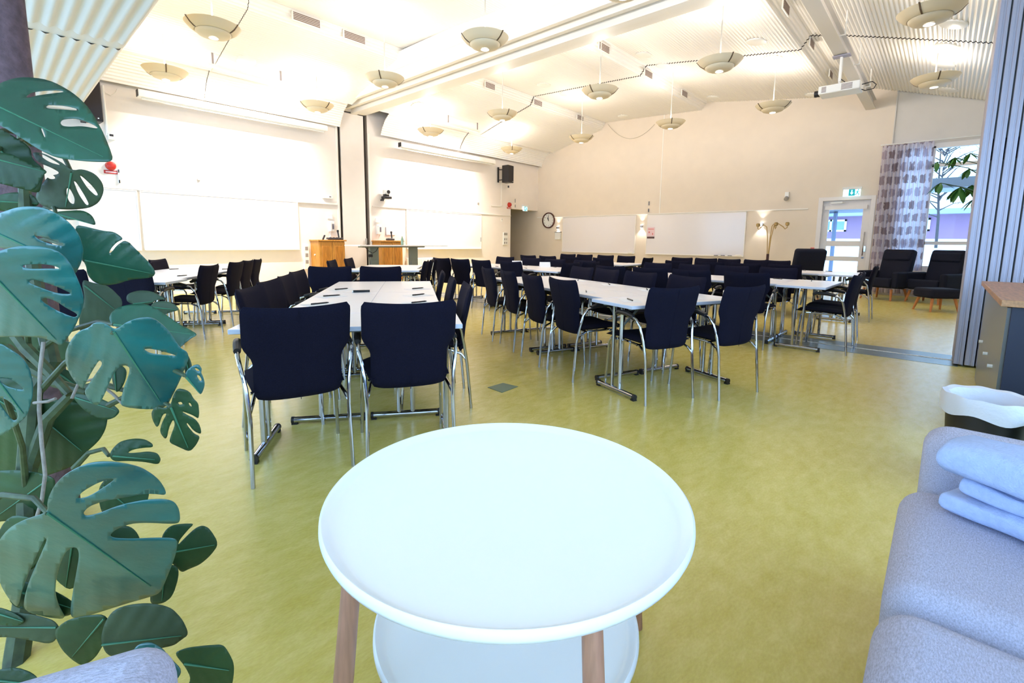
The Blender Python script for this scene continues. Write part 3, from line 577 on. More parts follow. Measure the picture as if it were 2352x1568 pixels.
charger(6.12, 11.85, 'dark charging dock with upright microphone on the left pine cabinet', .42, True); charger(7.80, 11.85, 'dark charging dock with upright microphone on the right pine cabinet', .22, True)
tag(MB().span((5.9, 11.82, CZ), (6.05, 12.0, CZ+.012)).tube([(5.93, 11.88, CZ+.01), (6.04, 11.9, CZ+.10)], .012).span((5.9, 11.98, CZ), (5.905, 12.0, CZ+.2)).build('remote_holder', whitep), 'thin white holder standing at the left on the left cabinet', 'holder')
tag(MB().box((5.80, 11.8, CZ+.06), (.03, .05, .13), m=Matrix.Rotation(R(25), 3, 'Y')).build('remote_control', blackp, bevel=.006), 'small dark remote propped at the left edge of the left cabinet', 'remote control')
# standing desk before the cabinets
t = thing('standing_desk', 'white height adjustable desk standing before the pine cabinets', 'desk', (5.98, 10.35, 0))
MB().span((0, 0, 1.055), (1.30, .75, 1.08)).build('desk_top', tablem, t, bevel=.004); MB().span((1.305, .05, 1.055), (2.75, .8, 1.08)).build('desk_top', tablem, t, bevel=.004)
for x in (.57, 1.78):
    MB().span((x-.12, .30, .04), (x+.12, .40, 1.02)).span((x-.10, .285, .05), (x+.10, .30, .7)).build('lift_column', greyleg, t, bevel=.006); MB().span((x-.05, -.0, 0), (x+.05, .72, .04)).build('foot', greyleg, t, bevel=.006)
MB().span((.2, .25, 1.02), (2.1, .45, 1.055)).build('under_frame', greyleg, t, bevel=.004)
MB().tube([(.25, .2, 1.04), (.32, .2, .95), (.45, .2, .88), (.55, .2, .93), (.62, .2, 1.03)], .008).tube([(.36, .2, .8), (.38, .2, .6), (.34, .2, .45), (.36, .2, .1)], .008).box((.38, .2, .82), (.11, .06, .07)).build('cable', blackp, t)
o = thing('water_bottle', 'clear bottle standing on the right part of the standing desk', 'bottle', (7.45, 10.75, 1.08)); MB().lathe([(.0005, 0), (.035, 0), (.037, .02), (.037, .15), (.014, .21), (.014, .235)], 20).build('bottle_body', bottlem, o); MB().lathe([(.016, .232), (.016, .255), (.0005, .256)], 14).build('cap', whitep, o)
# low radiator and socket tower by the right whiteboard
t = thing('wall_radiator', 'low white radiator under the right whiteboard', 'radiator', (8.55, YW-.10, .12)); MB().span((0, 0, 0), (1.0, .08, .55)).build('radiator_panel', whitep, t, bevel=.01)
for k in range(12): MB().span((.04+.08*k, -.008, .03), (.075+.08*k, 0, .52)).build('fin', whitep, t, bevel=.003)
t = thing('socket_tower', 'short white socket tower on the floor by the standing desk', 'socket column', (7.86, 9.9, 0)); MB().span((-.06, -.05, 0), (.06, .05, .72)).build('tower_body', whitep, t, bevel=.01)
for z in (.1, .2): MB().tube([(0, -.05, z), (0, -.054, z)], .035, 16).build('socket', MATS['clip_grey'], t)

# ================================================================== RIGHT WALL THINGS
def boardR(px0, px1, lab, py=500):
    y0 = onx(px1, py, XW).y; y1 = onx(px0, py, XW).y; t = thing('whiteboard', lab, 'whiteboard', (XW, y0, .87), 0, 'whiteboards on the right wall'); L = y1-y0; H = 2.13-.87
    MB().span((-.03, 0, 0), (-.004, L, H)).build('board_face', wboard, t, smooth=False)
    MB().span((-.036, -.012, -.02), (0, L+.012, .004)).span((-.036, -.012, H-.004), (0, L+.012, H+.012)).span((-.036, -.012, 0), (0, .006, H)).span((-.036, L-.006, 0), (0, L+.012, H)).build('board_frame', trimm, t)
    MB().span((-.11, 0, -.03), (-.03, L, -.018)).build('pen_tray', trimm, t)
    MB().span((-.12, .05, -.03), (-.02, .2, .03)).build('tray_end', trimm, t, bevel=.01)
    return t, y0
boardR(1294, 1461, 'whiteboard on the right wall beside the clock'); tb_, yb = boardR(1488, 1714, 'whiteboard on the right wall with the pink notice')
for k in range(3): tag(MB().tube([(XW-.08, yb+.3+.2*k, .862), (XW-.08, yb+.42+.2*k, .862)], .009, 8).build('board_marker', penm), 'marker in the tray under the board with the pink notice', 'marker', 'markers in the board tray')
q0 = onx(1261, 506, XW); t = thing('wall_clock', 'round dark rimmed clock showing eleven beside the right wall boards', 'clock', (XW, q0.y, q0.z)); MR = Matrix(((0, 0, -1, 0), (-1, 0, 0, 0), (0, 1, 0, 0), (0, 0, 0, 1)))
def disc_on_x(r0, r1, x0, x1, n=48):
    return MB().add([(x, r*cos(2*pi*k/n), r*sin(2*pi*k/n)) for x, r in ((x1, r0), (x0, r0), (x0, r1), (x1, r1)) for k in range(n)], [(a*n+k, a*n+(k+1) % n, ((a+1) % 4)*n+(k+1) % n, ((a+1) % 4)*n+k) for a in range(4) for k in range(n)])
disc_on_x(.26, .305, -.06, 0).build('clock_rim', brownd, t, bevel=.01); disc_on_x(.001, .27, -.03, -.01).build('clock_dial', whitep, t)
for k in range(1, 13):
    an = R(90-30*k); text_mesh(str(k), .062, 'numeral', blackp, t, Matrix.Translation((-.033, -.215*cos(an), .215*sin(an))) @ MR)
for ln, an, wd in [(.12, R(118), .012), (.19, R(92), .009)]:
    d = Vector((0, -cos(an), sin(an))); MB().tube([Vector((-.04, 0, 0))-d*.03, Vector((-.04, 0, 0))+d*ln], wd, 6).build('clock_hand', blackp, t)
def sconce(px, py, lab):
    q = onx(px, py, XW); t = thing('wall_sconce', lab, 'wall lamp', (XW, q.y, q.z), 0, 'up and down wall sconces')
    MB().box((-.05, 0, 0), (.10, .07, .08)).build('sconce_body', chrome, t, bevel=.01)
    MB().span((-.075, -.03, .045), (-.025, .03, .052)).span((-.075, -.03, -.052), (-.025, .03, -.045)).build('sconce_lens', glow, t)
    for s in (1, -1):
        l = lamp('SPOT', 'sconce_light', (-.07, 0, .06*s), 9, (1, .97, .92), t, spot_size=R(95), spot_blend=.5, shadow_soft_size=.02)
        if s > 0: l.rotation_euler = (R(180), R(0), 0)
        l.rotation_euler.rotate_axis('Y', R(18 if s < 0 else -18)*-1)
sconce(1283, 523, 'wall sconce nearest the clock'); sconce(1475, 520, 'wall sconce between the two right wall boards'); sconce(1751, 516, 'wall sconce behind the brass floor lamp')
def onwx(name, px, py, sy, sz, dx, m, lab, cat, grp=None):
    q = onx(px, py, XW); return tag(MB().box((XW-dx/2, q.y, q.z), (dx, sy, sz)).build(name, m, bevel=min(.004, dx/3)), lab, cat, grp)
q0 = onx(1283, 541, XW); t = thing('paper_dispenser', 'small white leaflet box under the sconce by the clock', 'dispenser', (XW, q0.y, q0.z)); MB().span((-.07, -.13, -.15), (0, .13, .12)).build('box_body', whitep, t, bevel=.01); MB().span((-.08, -.14, .12), (0, .14, .145)).build('box_lid', MATS['clip_grey'], t)
q0 = onx(1495, 535, XW-.035); t = thing('pink_notice', 'pink paper notice with dark red strip on the right wall board', 'notice', (XW-.034, q0.y, q0.z)); MB().span((-.003, -.13, -.11), (0, .13, .19)).build('notice_sheet', pinkpaper, t, smooth=False); MB().span((-.006, -.13, -.18), (0, .13, -.12)).build('red_strip', brownd, t, smooth=False)
MB().span((-.004, -.10, .12), (-.003, .10, .14)).span((-.004, .04, 0), (-.003, .08, .05)).span((-.004, -.08, -.06), (-.003, -.05, 0)).build('print_marks', redpaper, t, smooth=False)
onwx('wall_hook_strip', 1491, 467, .04, .13, .02, MATS['clip_grey2'], 'upper short dark strip above the rail between the right wall boards', 'hook strip'); onwx('wall_hook_strip', 1490, 483, .04, .11, .02, MATS['clip_grey2'], 'lower short dark strip above the rail between the right wall boards', 'hook strip')
q0 = onx(1868, 576, XW); t = thing('red_notice', 'small red double notice on the wall left of the white door', 'notice', (XW, q0.y, q0.z-.1)); MB().span((-.006, -.07, .09), (0, .07, .19)).build('upper_notice', redpaper, t, smooth=False); MB().span((-.006, -.07, -.03), (0, .07, .075)).build('lower_notice', redpaper, t, smooth=False)
q0 = onx(1808, 453, XW); t = thing('wall_detector', 'white detector with grey eye on the right wall above the rail', 'sensor', (XW, q0.y, q0.z)); MB().span((-.07, -.05, -.02), (0, .05, .14)).build('detector_body', whitep, t, bevel=.01); MB().tube([(-.03, 0, -.01), (-.11, 0, -.06)], .055, 14).build('detector_eye', MATS['clip_grey'], t)
# floor lamp
q0 = onx(1763, 590, 14.35); t = thing('floor_lamp', 'brass floor lamp with curved arms before the right wall', 'floor lamp', (14.35, q0.y, 0))
MB().lathe([(.0005, 0), (.16, 0), (.15, .03), (.03, .045), (.02, .05)], 24).tube([(0, 0, .04), (0, 0, .95)], .035, 12).build('lamp_base', brownd, t)
for dy, top, out in [(.10, 1.70, .22), (-.06, 1.72, -.10), (-.12, 1.72, -.32)]:
    arm = MB().tube([(0, dy*.15, .9), (0, dy*.4, 1.4), (0, dy*.8, top-.02), (0, dy*.8+out*.35, top+.04), (0, dy*.8+out*.7, top-.04), (0, dy*.8+out*.85, top-.10), (0, dy*.8+out, top-.06), (0, dy*.8+out, top)], .012, 8).build('lamp_arm', brass, t)
    MB().lathe([(.012, -.02), (.045, .0), (.05, .06), (.03, .08), (.0005, .08)], 16, (0, dy*.8+out, top)).build('lamp_cup', brass, arm)

# ================================================================== TABLES AND CHAIRS
TH = .74; TL, TD = 1.2, .5
def make_table():
    t = thing('folding_table', '', 'table', group='white folding tables')
    MB().span((-TL/2, -TD/2, TH-.026), (TL/2, TD/2, TH-.001)).build('table_edge', edgem, t, smooth=False, bevel=.003)
    MB().span((-TL/2+.002, -TD/2+.002, TH-.002), (TL/2-.002, TD/2-.002, TH)).build('table_top', tablem, t, smooth=False)
    MB().span((-TL/2+.06, -.17, TH-.045), (TL/2-.06, -.14, TH-.026)).span((-TL/2+.06, .14, TH-.045), (TL/2-.06, .17, TH-.026)).build('under_frame', greyleg, t)
    for s in (-1, 1):
        x = s*(TL/2-.08)
        lg_ = MB().tube([(x, -.045, .03), (x, -.045, TH-.03)], .016, 10).tube([(x, .045, .03), (x, .045, TH-.03)], .016, 10).build('leg', chrome, t)
        MB().tube([(x, -.215, .028), (x, .215, .028)], .021, 12).build('foot_bar', chrome, lg_)
        for e in (-1, 1): MB().tube([(x, e*.215, .028), (x, e*.232, .028)], .0225, 12).span((x-.018, e*.215-.02, 0), (x+.018, e*.215+.015, .012)).build('end_cap', blackp, lg_)
        MB().tube([(x-s*.02, 0, TH-.22), (x-s*.24, 0, TH-.035)], .009, 8).build('brace', greyleg, t)
    return t
def make_chair():
    t = thing('stacking_armchair', '', 'chair')
    # backrest
    rows = []; NZ = 22; NX = 15
    def hw(z):
        k = max(0, min(1, (z-.60)/.10)); k = k*k*(3-2*k); b = .206+.043*k
        if z < .46: b *= 1-.10*((.46-z)/.05)**2*.6
        return b
    for i in range(NZ+1):
        f = i/NZ; z = .405+(.888-.405)*f; hwz = hw(z)
        e = max(0, (f-.93)/.07); hwz -= .018*e*e
        row = []
        for j in range(NX+1):
            s = 2*j/NX-1; y = -.192-.075*(f**1.15)+.012*sin(pi*f) - .022*(1-s*s)
            zz = z - (.014*(1-s*s)*max(0, (f-.6)/.4)) - (.012*abs(s)**6*max(0, (.12-f)/.12)*-1)
            row.append((s*hwz, y, zz))
        rows.append(row)
    MB().pad(rows, .042, (0, 1, .2), 10).build('backrest', fabric, t, angle=70)
    MB().tube([(0, -.192-.0455-.022-.075*(f**1.15)+.012*sin(pi*f)+.0235, .405+.483*f-.014*max(0, (f-.6)/.4)-.004) for f in [k/14 for k in range(15)]], .0016, 5).build('back_seam', fabric, t)
    rows = []
    for i in range(13):
        f = i/12; y = -.215+.475*f; z = .465+.018*f-.03*max(0, f-.75)**2*16
        rows.append([(s*(.215+.022*min(1, f*2)-.02*max(0, f-.85)/.15*.6), y, z-.014*(1-s*s)) for s in [2*j/10-1 for j in range(11)]])
    MB().pad(rows, .048, (0, 0, 1), 8).build('seat', fabric, t, angle=70)
    for s in (-1, 1):
        MB().tube([(s*.250, .225, 0), (s*.240, .195, .40), (s*.235, .17, .435), (s*.23, .10, .438)], .0105, 10).build('leg', chrome, t)
        MB().tube([(s*.236, -.268, 0), (s*.230, -.238, .34), (s*.240, -.216, .48), (s*.258, -.194, .585), (s*.266, -.158, .635), (s*.265, -.10, .653), (s*.262, .03, .66), (s*.260, .075, .645)], .0105, 10).build('leg', chrome, t)
        MB().tube([(s*.266, -.125, .652), (s*.264, -.05, .668), (s*.262, .05, .668), (s*.260, .09, .648)], [.017, .020, .020, .015], 10).build('armrest', blackp, t)
        MB().tube([(s*.231, -.235, .36), (s*.215, -.20, .40), (s*.20, -.12, .43), (s*.20, .12, .437)], .0095, 8).build('seat_frame', chrome, t)
    MB().tube([(-.23, .10, .438), (.23, .10, .438)], .0095, 8).tube([(-.22, -.12, .43), (.22, -.12, .43)], .0095, 8).build('cross_bar', chrome, t)
    return t
CHAIR = make_chair(); TABLE = make_table(); _first = {'c': True, 't': True}
kids(CHAIR); kids(TABLE)
for ch in list(kids(TABLE)): kids(ch)
def put(kind, loc, rz, label, group):
    src = CHAIR if kind == 'c' else TABLE
    if _first[kind]:
        _first[kind] = False; src.location = loc; src.rotation_euler = (0, 0, rz); src['label'] = label; src['group'] = group; return src
    return dup(src, loc, rz, label, group)
BACK = -.280
class Frame:
    def __init__(s, ox, oy, deg): s.o = Vector((ox, oy, 0)); s.a = R(deg); s.u = Vector((cos(s.a), sin(s.a), 0)); s.v = Vector((-sin(s.a), cos(s.a), 0))
    def p(s, u, v, z=0): return s.o+s.u*u+s.v*v+Vector((0, 0, z))
def tables(fr, name, n=2):
    put('t', fr.p(.6, .25), fr.a, 'white folding table set crosswise, near end of the %s' % name, 'white folding tables')
    for k in range(n):
        for j, sd in ((0, 'left'), (1, 'right')):
            put('t', fr.p(.37+.5*j, .502+.602+1.204*k), fr.a+pi/2, 'white folding table, %s side, %s pair of the %s' % (sd, ('near', 'far')[k], name), 'white folding tables')
ORD = ['nearest', 'second', 'third', 'fourth', 'fifth']
def chairs(fr, name, side, tops, jit=4, turn=0):
    """chairs by the top of their backs (u, v in the table frame); they face the table"""
    g = 'chairs round the '+name
    for k, (u, v) in enumerate(tops):
        fa = {'left': 0, 'right': pi, 'near': pi/2, 'far': -pi/2}[side]+fr.a+R(turn+random.uniform(-jit, jit))
        top = fr.p(u, v); loc = top-Vector((cos(fa), sin(fa), 0))*BACK
        where = {'left': 'left side', 'right': 'right side', 'near': 'near end', 'far': 'far end'}[side]
        nth = ORD[k] if side in ('left', 'right') else ('left one' if k == 0 else 'right one') if len(tops) > 1 else 'only one'
        put('c', loc, fa-pi/2, 'dark armchair, chrome legs, %s %s of the %s' % (nth, where, name), g)
def chair_at(x, y, deg, lab, g):
    fa = R(deg); put('c', Vector((x, y, 0))-Vector((cos(fa), sin(fa), 0))*BACK, fa-pi/2, lab, g)
G1 = Frame(.783, 2.67, -36); G1B = Frame(3.60, 6.85, -42); G0 = Frame(.24, 6.70, -36); G2 = Frame(3.15, 1.665, -21); G3 = Frame(6.14, .93, 0); G4 = Frame(6.02, 4.50, 0); G5 = Frame(8.95, .98, 0); G6 = Frame(8.95, 5.0, 0)
n1, n1b, n0, n2, n3, n4, n5, n6 = 'front middle row', 'short row before the desk', 'row behind the plant', 'row right of the hatch', 'row by the floor strip', 'row before the corridor', 'row before the white door', 'farthest row'
# the two chairs with their backs to the viewer
chair_at(.985, 2.295, 73, 'dark navy armchair, back to the viewer, left of the two behind the round table', 'chairs round the '+n1)
chair_at(1.462, 2.045, 61.5, 'dark navy armchair, back to the viewer, right of the two behind the round table', 'chairs round the '+n1)
tables(G1, n1); chairs(G1, n1, 'left', [(-.15, .82), (-.19, 1.38), (-.21, 1.96), (-.25, 2.58)], 3, -2); chairs(G1, n1, 'right', [(1.34, .92), (1.28, 1.55), (1.24, 2.4)]); chairs(G1, n1, 'far', [(-.05, 3.42), (.54, 3.42)], 2)
tables(G1B, n1b, 1); chairs(G1B, n1b, 'left', [(-.2, .25), (-.15, 1.15)]); chairs(G1B, n1b, 'right', [(1.3, .35), (1.35, .8), (1.4, 1.25)])
tables(G0, n0); chairs(G0, n0, 'right', [(1.32, .85), (1.32, 1.75), (1.30, 2.30), (1.30, 2.75)]); chairs(G0, n0, 'left', [(-.05, 1.3), (-.03, 2.48)]); chairs(G0, n0, 'near', [(.35, -.2), (.9, -.15)])
tables(G2, n2); chairs(G2, n2, 'left', [(-.08, .86), (-.08, 1.42), (-.02, 2.08), (0, 2.68)], 3, -5); chairs(G2, n2, 'right', [(1.36, .75), (1.36, 1.42), (1.36, 2.02), (1.34, 2.52)])
chair_at(3.40, 1.44, 67, 'dark armchair, back turned, left one at the near end, '+n2, 'chairs round the '+n2); chair_at(3.92, 1.10, 71, 'dark armchair, back turned, right one at the near end, '+n2, 'chairs round the '+n2)
tables(G3, n3); chairs(G3, n3, 'left', [(-.28, .75), (-.28, 1.40), (-.28, 1.95), (-.28, 2.55)]); chairs(G3, n3, 'right', [(1.40, .80), (1.40, 1.43), (1.40, 2.0), (1.38, 2.6)]); chairs(G3, n3, 'near', [(.33, -.25), (.98, -.22)], 6)
tables(G4, n4); chairs(G4, n4, 'left', [(-.26, .79), (-.26, 1.5), (-.26, 2.05), (-.24, 2.6)]); chairs(G4, n4, 'right', [(1.38, .4), (1.40, 1.1), (1.40, 1.7), (1.42, 2.45)]); chairs(G4, n4, 'near', [(.22, -.12), (.8, -.12)])
tables(G5, n5); chairs(G5, n5, 'left', [(-.2, .95), (-.2, 1.55), (-.2, 2.15), (-.2, 2.75)]); chairs(G5, n5, 'right', [(1.95, 1.55), (1.95, 1.95), (1.95, 2.5), (1.95, 3.0), (1.95, 3.55)]); chairs(G5, n5, 'near', [(.55, -.2)])
tables(G6, n6); chairs(G6, n6, 'left', [(-.15, .4), (-.15, 1.2), (-.15, 1.9), (-.15, 2.5)]); chairs(G6, n6, 'right', [(1.9, .95), (1.9, 1.55), (1.9, 2.2), (1.9, 2.75)]); chairs(G6, n6, 'near', [(1.0, -.1)])
# sheets of paper and pens laid out at the places
SHEET = None; PEN = None
def place(fr, u, v, da, lab):
    global SHEET, PEN
    p_ = fr.p(u, v, TH+.0006)
    if SHEET is None: SHEET = tag(MB().span((-.105, -.075, 0), (.105, .075, .0012)).build('note_sheet', paperm, smooth=False), 'x', 'paper', 'note sheets on the tables'); s_ = SHEET
    else: s_ = SHEET.copy(); COL.objects.link(s_)
    s_.location = p_; s_.rotation_euler = (0, 0, fr.a+R(da)); s_['label'] = 'white note sheet '+lab
    if PEN is None:
        PEN = thing('ballpoint_pen', 'x', 'pen', group='pens on the note sheets'); MB().tube([(-.068, 0, .0055), (.055, 0, .0055), (.07, 0, .0055)], [.0055, .0055, .002], 10).build('pen_barrel', penm, PEN); MB().span((-.066, -.0015, .011), (-.03, .0015, .0125)).build('pocket_clip', chrome, PEN); r = PEN; kids(PEN)
    else: r = dup(PEN, (0, 0, 0), 0, 'x')
    r.location = p_+Vector((.01, .01, .0012)); r.rotation_euler = (0, 0, fr.a+R(da+random.uniform(-10, 10))); r['label'] = 'black pen '+lab
for fr, nm, ls, rs in [(G1, n1, [.95, 1.45, 2.0], [.95, 1.45, 2.0]), (G2, n2, [.95, 1.5, 2.1], [.9, 1.5, 2.1]), (G3, n3, [.9, 1.6], [.7, 1.1]), (G0, n0, [1.2, 2.3], [.9, 1.6, 2.3]), (G4, n4, [.9, 1.6], [.8, 1.5]), (G5, n5, [.9], [.5, .9])]:
    for k, v_ in enumerate(ls): place(fr, .27, v_, 38 if fr is G1 else 60, '%s on the left of the %s' % (ORD[k], nm))
    for k, v_ in enumerate(rs): place(fr, .97, v_, 34 if fr is G1 else 60, '%s on the right of the %s' % (ORD[k], nm))
place(G2, .22, .28, 60, 'at the left, near end of the '+n2); place(G2, .85, .25, 100, 'at the right, near end of the '+n2); place(G3, .95, .3, 15, 'near end of the '+n3)
q0 = onz(830, 671, TH); t = thing('board_marker', 'thick black marker lying alone in the middle of the front table row', 'marker', (q0.x, q0.y, TH+.0106), R(-25))
MB().tube([(-.07, 0, 0), (.03, 0, 0)], .0105, 12).build('marker_barrel', penm, t); MB().tube([(-.078, 0, 0), (-.068, 0, 0)], .0102, 12).build('marker_end', whitep, t); MB().tube([(.03, 0, 0), (.072, 0, 0)], .0098, 12).build('marker_cap', penm, t)
q0 = G1B.p(.35, .25); tag(MB().tube([(q0.x-.06, q0.y+.05, TH+.0085), (q0.x+.05, q0.y-.04, TH+.0085)], .008, 8).build('board_marker', redp), 'red marker lying on the '+n1b, 'marker')
for k, (fr, u_, v_) in enumerate([(G4, 1.0, 1.75), (G4, 1.0, 1.05), (G5, .35, 2.3)]):
    q0 = fr.p(u_, v_); tag(MB().prism([(-.05, 0), (.05, 0), (0, .09)], .2, Matrix.Translation((q0.x, q0.y, TH)) @ Matrix.Rotation(R(-40), 4, 'Z') @ Matrix(((0, 0, 1, -.1), (1, 0, 0, 0), (0, 1, 0, 0), (0, 0, 0, 1)))).build('name_tent', paperm, smooth=False), 'folded white name card, %s from the left on the far tables' % ['first', 'second', 'third'][k], 'name card', 'name cards on the far tables')

# ================================================================== LOUNGE CHAIRS BY THE WINDOW
def rpad(parent, name, m, c, d, bev, rx=0.0, seg=4):
    o = MB().box((0, 0, 0), d).build(name, m, parent, bevel=bev, seg=seg); o.location = c; o.rotation_euler = (rx, 0, 0); return o
def easy_chair(loc, deg, lab):
    t = thing('lounge_chair', lab, 'armchair', loc, R(deg)-pi/2, 'dark high-backed lounge chairs')
    rpad(t, 'seat_cushion', lounge, (0, .05, .37), (.58, .66, .22), .05, R(4)); rpad(t, 'backrest', lounge, (0, -.38, .73), (.62, .18, .80), .06, R(14))
    rpad(t, 'head_cushion', lounge, (0, -.36, .97), (.56, .12, .20), .045, R(14))
    for s in (-1, 1): rpad(t, 'armrest', lounge, (s*.36, .0, .46), (.13, .72, .36), .045)
    for sx, sy in ((-1, 1), (1, 1), (-1, -1), (1, -1)): MB().tube([(sx*.27, sy*.25, .25), (sx*.31, sy*.31, 0)], [.028, .018], 10).build('leg', legwood, t)
    return t
easy_chair((13.62, .95, 0), 156, 'dark high-backed lounge chair in front of the curtain'); easy_chair((13.58, .14, 0), 152, 'dark high-backed lounge chair beside the folding wall stack'); easy_chair((12.35, 2.42, 0), 35, 'dark high-backed lounge chair left of the white door')
def stool(loc, deg, lab):
    t = thing('footstool', lab, 'footstool', loc, R(deg), None); rpad(t, 'stool_cushion', lounge, (0, 0, .34), (.56, .46, .18), .05)
    for sx, sy in ((-1, 1), (1, 1), (-1, -1), (1, -1)): MB().tube([(sx*.20, sy*.15, .26), (sx*.25, sy*.2, 0)], [.026, .016], 10).build('leg', legwood, t)
stool((11.9, .04, 0), -50, 'dark footstool in front of the two lounge chairs by the window')
# curtain
rows = []; UVs = []; n = 110; yA, yB = 1.36, .42
for zi in range(13):
    z = .06+(3.60-.06)*zi/12; row = []
    for i in range(n+1):
        f = i/n; sp = 1+.04*(1-zi/12); y = yA+(yB-yA)*f*sp; x = XW-.09+.035*sin(2*pi*f*13)+.012*sin(2*pi*f*5+zi*.2)
        row.append((x, y, z)); UVs.append((f*2.1, z))
    rows.append(row)
t = thing('window_curtain', 'pale printed curtain with rows of brown and violet blocks by the window', 'curtain', (0, 0, 0))
o = MB().grid(rows).build('curtain_cloth', curtm, t, angle=180); uvl = o.data.uv_layers.new(name='UVMap')
for lp in o.data.loops: uvl.data[lp.index].uv = UVs[lp.vertex_index]
MB().tube([(XW-.09, 1.4, 3.62), (XW-.09, -2.2, 3.62)], .012).build('curtain_rail', whitep, t)
# umbrella plant by the window
t = thing('umbrella_plant', 'green potted umbrella plant before the window, half behind the folding wall', 'plant', (12.3, -.72, 0))
MB().lathe([(.0005, 0), (.16, 0), (.21, .38), (.19, .38), (.18, .33), (.0005, .33)], 28).build('pot', potm, t); MB().cyl((0, 0), .178, .31, .325).build('soil', soilm, t)
MB().tube([(0, 0, .32), (.02, .05, 1.0), (-.03, .10, 1.8), (.0, .12, 2.7)], [.03, .025, .018, .01], 8).build('stem', stemm, t)
rl = random.Random(11)
def leaflet(mb, base, d, L, wd, up):
    d = d.normalized(); s_ = d.cross(up).normalized(); nrm = s_.cross(d).normalized(); rows = []
    for i in range(7):
        f = i/6; c = base+d*L*f-nrm*(L*.35*f*f); hw_ = wd*max(.02, sin(pi*min(1, f*.95+.03))**.8)
        rows.append([c-s_*hw_+nrm*.02*wd*6*0-nrm*hw_*.2, c, c+s_*hw_-nrm*hw_*.2])
    mb.grid(rows)
for (px, py, L, nn) in [(2192, 362, .20, 7), (2228, 352, .19, 5), (2152, 372, .19, 4), (2225, 388, .19, 6), (2160, 420, .24, 6), (2205, 430, .30, 9), (2232, 425, .28, 8), (2240, 455, .26, 6)]:
    c = onx(px, py, 12.1+rl.uniform(-.2, .2)); c.y = min(c.y, .4); c -= Vector(t.location); q = MB()
    MB().tube([(0, .1, max(1.0, c.z-.5)), tuple(c*0.5+Vector((0, .06, max(1.0, c.z-.25)*.5))), tuple(c)], .008, 6).build('leaf_stalk', stemm, t)
    for k in range(nn):
        a = 2*pi*k/nn+rl.uniform(-.2, .2); leaflet(q, c, Vector((cos(a)*.35, sin(a), -.35+.3*cos(a+1))), L*rl.uniform(.85, 1.1), L*.20, Vector((0, 0, 1)))
    q.build('leaf_cluster', shrub, t, angle=180)

# ================================================================== FOREGROUND
# round tray table
t = thing('tray_table', 'round white two-tier tray table with pale wood legs in the foreground', 'side table', (.854, .783, 0)); RT_ = .457; ZT = .55
def tray(name, r, z):
    return MB().lathe([(.0005, z-.018), (r-.02, z-.018), (r-.004, z-.012), (r, z-.002), (r-.001, z+.010), (r-.006, z+.014), (r-.012, z+.011), (r-.022, z-.002), (r-.034, z-.006), (.0005, z-.006)], 128).build(name, trayw, t, angle=60)
tray('upper_tray', RT_, ZT); tray('lower_tray', .346, .206)
for a in (166, 246, 337, 67):
    ca, sa = cos(R(a)), sin(R(a)); MB().tube([(ca*.395, sa*.395, ZT-.018), (ca*.425, sa*.425, .25), (ca*.455, sa*.455, 0)], [.020, .022, .014], 16).build('leg', beechm, t)
    MB().tube([(ca*.28, sa*.28, .180), (ca*.42, sa*.42, .180)], .010, 10).build('tray_bracket', beechm, t)
# sofa
t = thing('grey_sofa', 'pale grey wool sofa along the right edge, folded blanket on it', 'sofa', (0, 0, 0))
def cushion(name, x0, x1, y0, y1, z0, z1, bev, m=sofam, par=None, rz=0):
    o = MB().box((0, 0, 0), (x1-x0, y1-y0, z1-z0)).build(name, m, par or t, bevel=bev, seg=6); o.location = ((x0+x1)/2, (y0+y1)/2, (z0+z1)/2); o.rotation_euler = (0, 0, rz); return o
cushion('seat_cushion', 1.275, 1.93, -.80, .035, .20, .455, .075); cushion('seat_cushion', .50, 1.27, -.80, .04, .20, .45, .08)
cushion('sofa_arm', 1.93, 2.12, -.86, -.005, .10, .62, .07); cushion('sofa_back', .5, 2.1, -1.05, -.80, .10, .80, .08); cushion('sofa_base', .52, 2.05, -.85, -.01, .08, .20, .03)
for x in (.6, 2.0):
    for y in (-.08, -.95): MB().tube([(x, y, .09), (x, y, 0)], .02, 10).build('leg', beechm, t)
# folded blanket
t = thing('folded_blanket', 'pale blue-grey fleece blanket folded in layers on the grey sofa', 'blanket', (1.752, -.040, .456), R(-25.5))
def fold(x0, x1, y0, y1, z0, z1, ph):
    o = MB(); rows = []; n = 26; cz = (z0+z1)/2; hz = (z1-z0)/2; m_ = 18
    for i in range(n+1):
        y = y1-(y1-y0)*(i/n if i > 2 else [.0, .008, .022][i]); e = [.62, .86, .97][i] if i < 3 else 1.0; k = 3.4; r = []
        for j in range(m_*2):
            a = 2*pi*j/(m_*2); ca, sa = cos(a), sin(a); cx_ = (abs(ca)**(2/k))*(1 if ca >= 0 else -1); sz_ = (abs(sa)**(2/k))*(1 if sa >= 0 else -1)
            wv = .004*sin(17*y+ph+3*a)+.003*sin(31*y+2*ph)
            r.append(((x0+x1)/2+(x1-x0)/2*cx_*(.93+.07*e)+wv*.6, y, cz+hz*sz_*e+wv*(1 if sa > -.3 else .2)))
        rows.append(r)
    o.grid(rows, close=True); o.add(rows[0], [tuple(range(m_*2))]); o.add(rows[-1], [tuple(range(m_*2))]); return o.build('blanket_fold', blankm, t, angle=75)
fold(0, .185, -.60, -.012, .004, .066, 0); fold(.016, .18, -.60, -.045, .062, .116, 1.3); fold(-.012, .19, -.60, .0, .112, .212, 2.6)
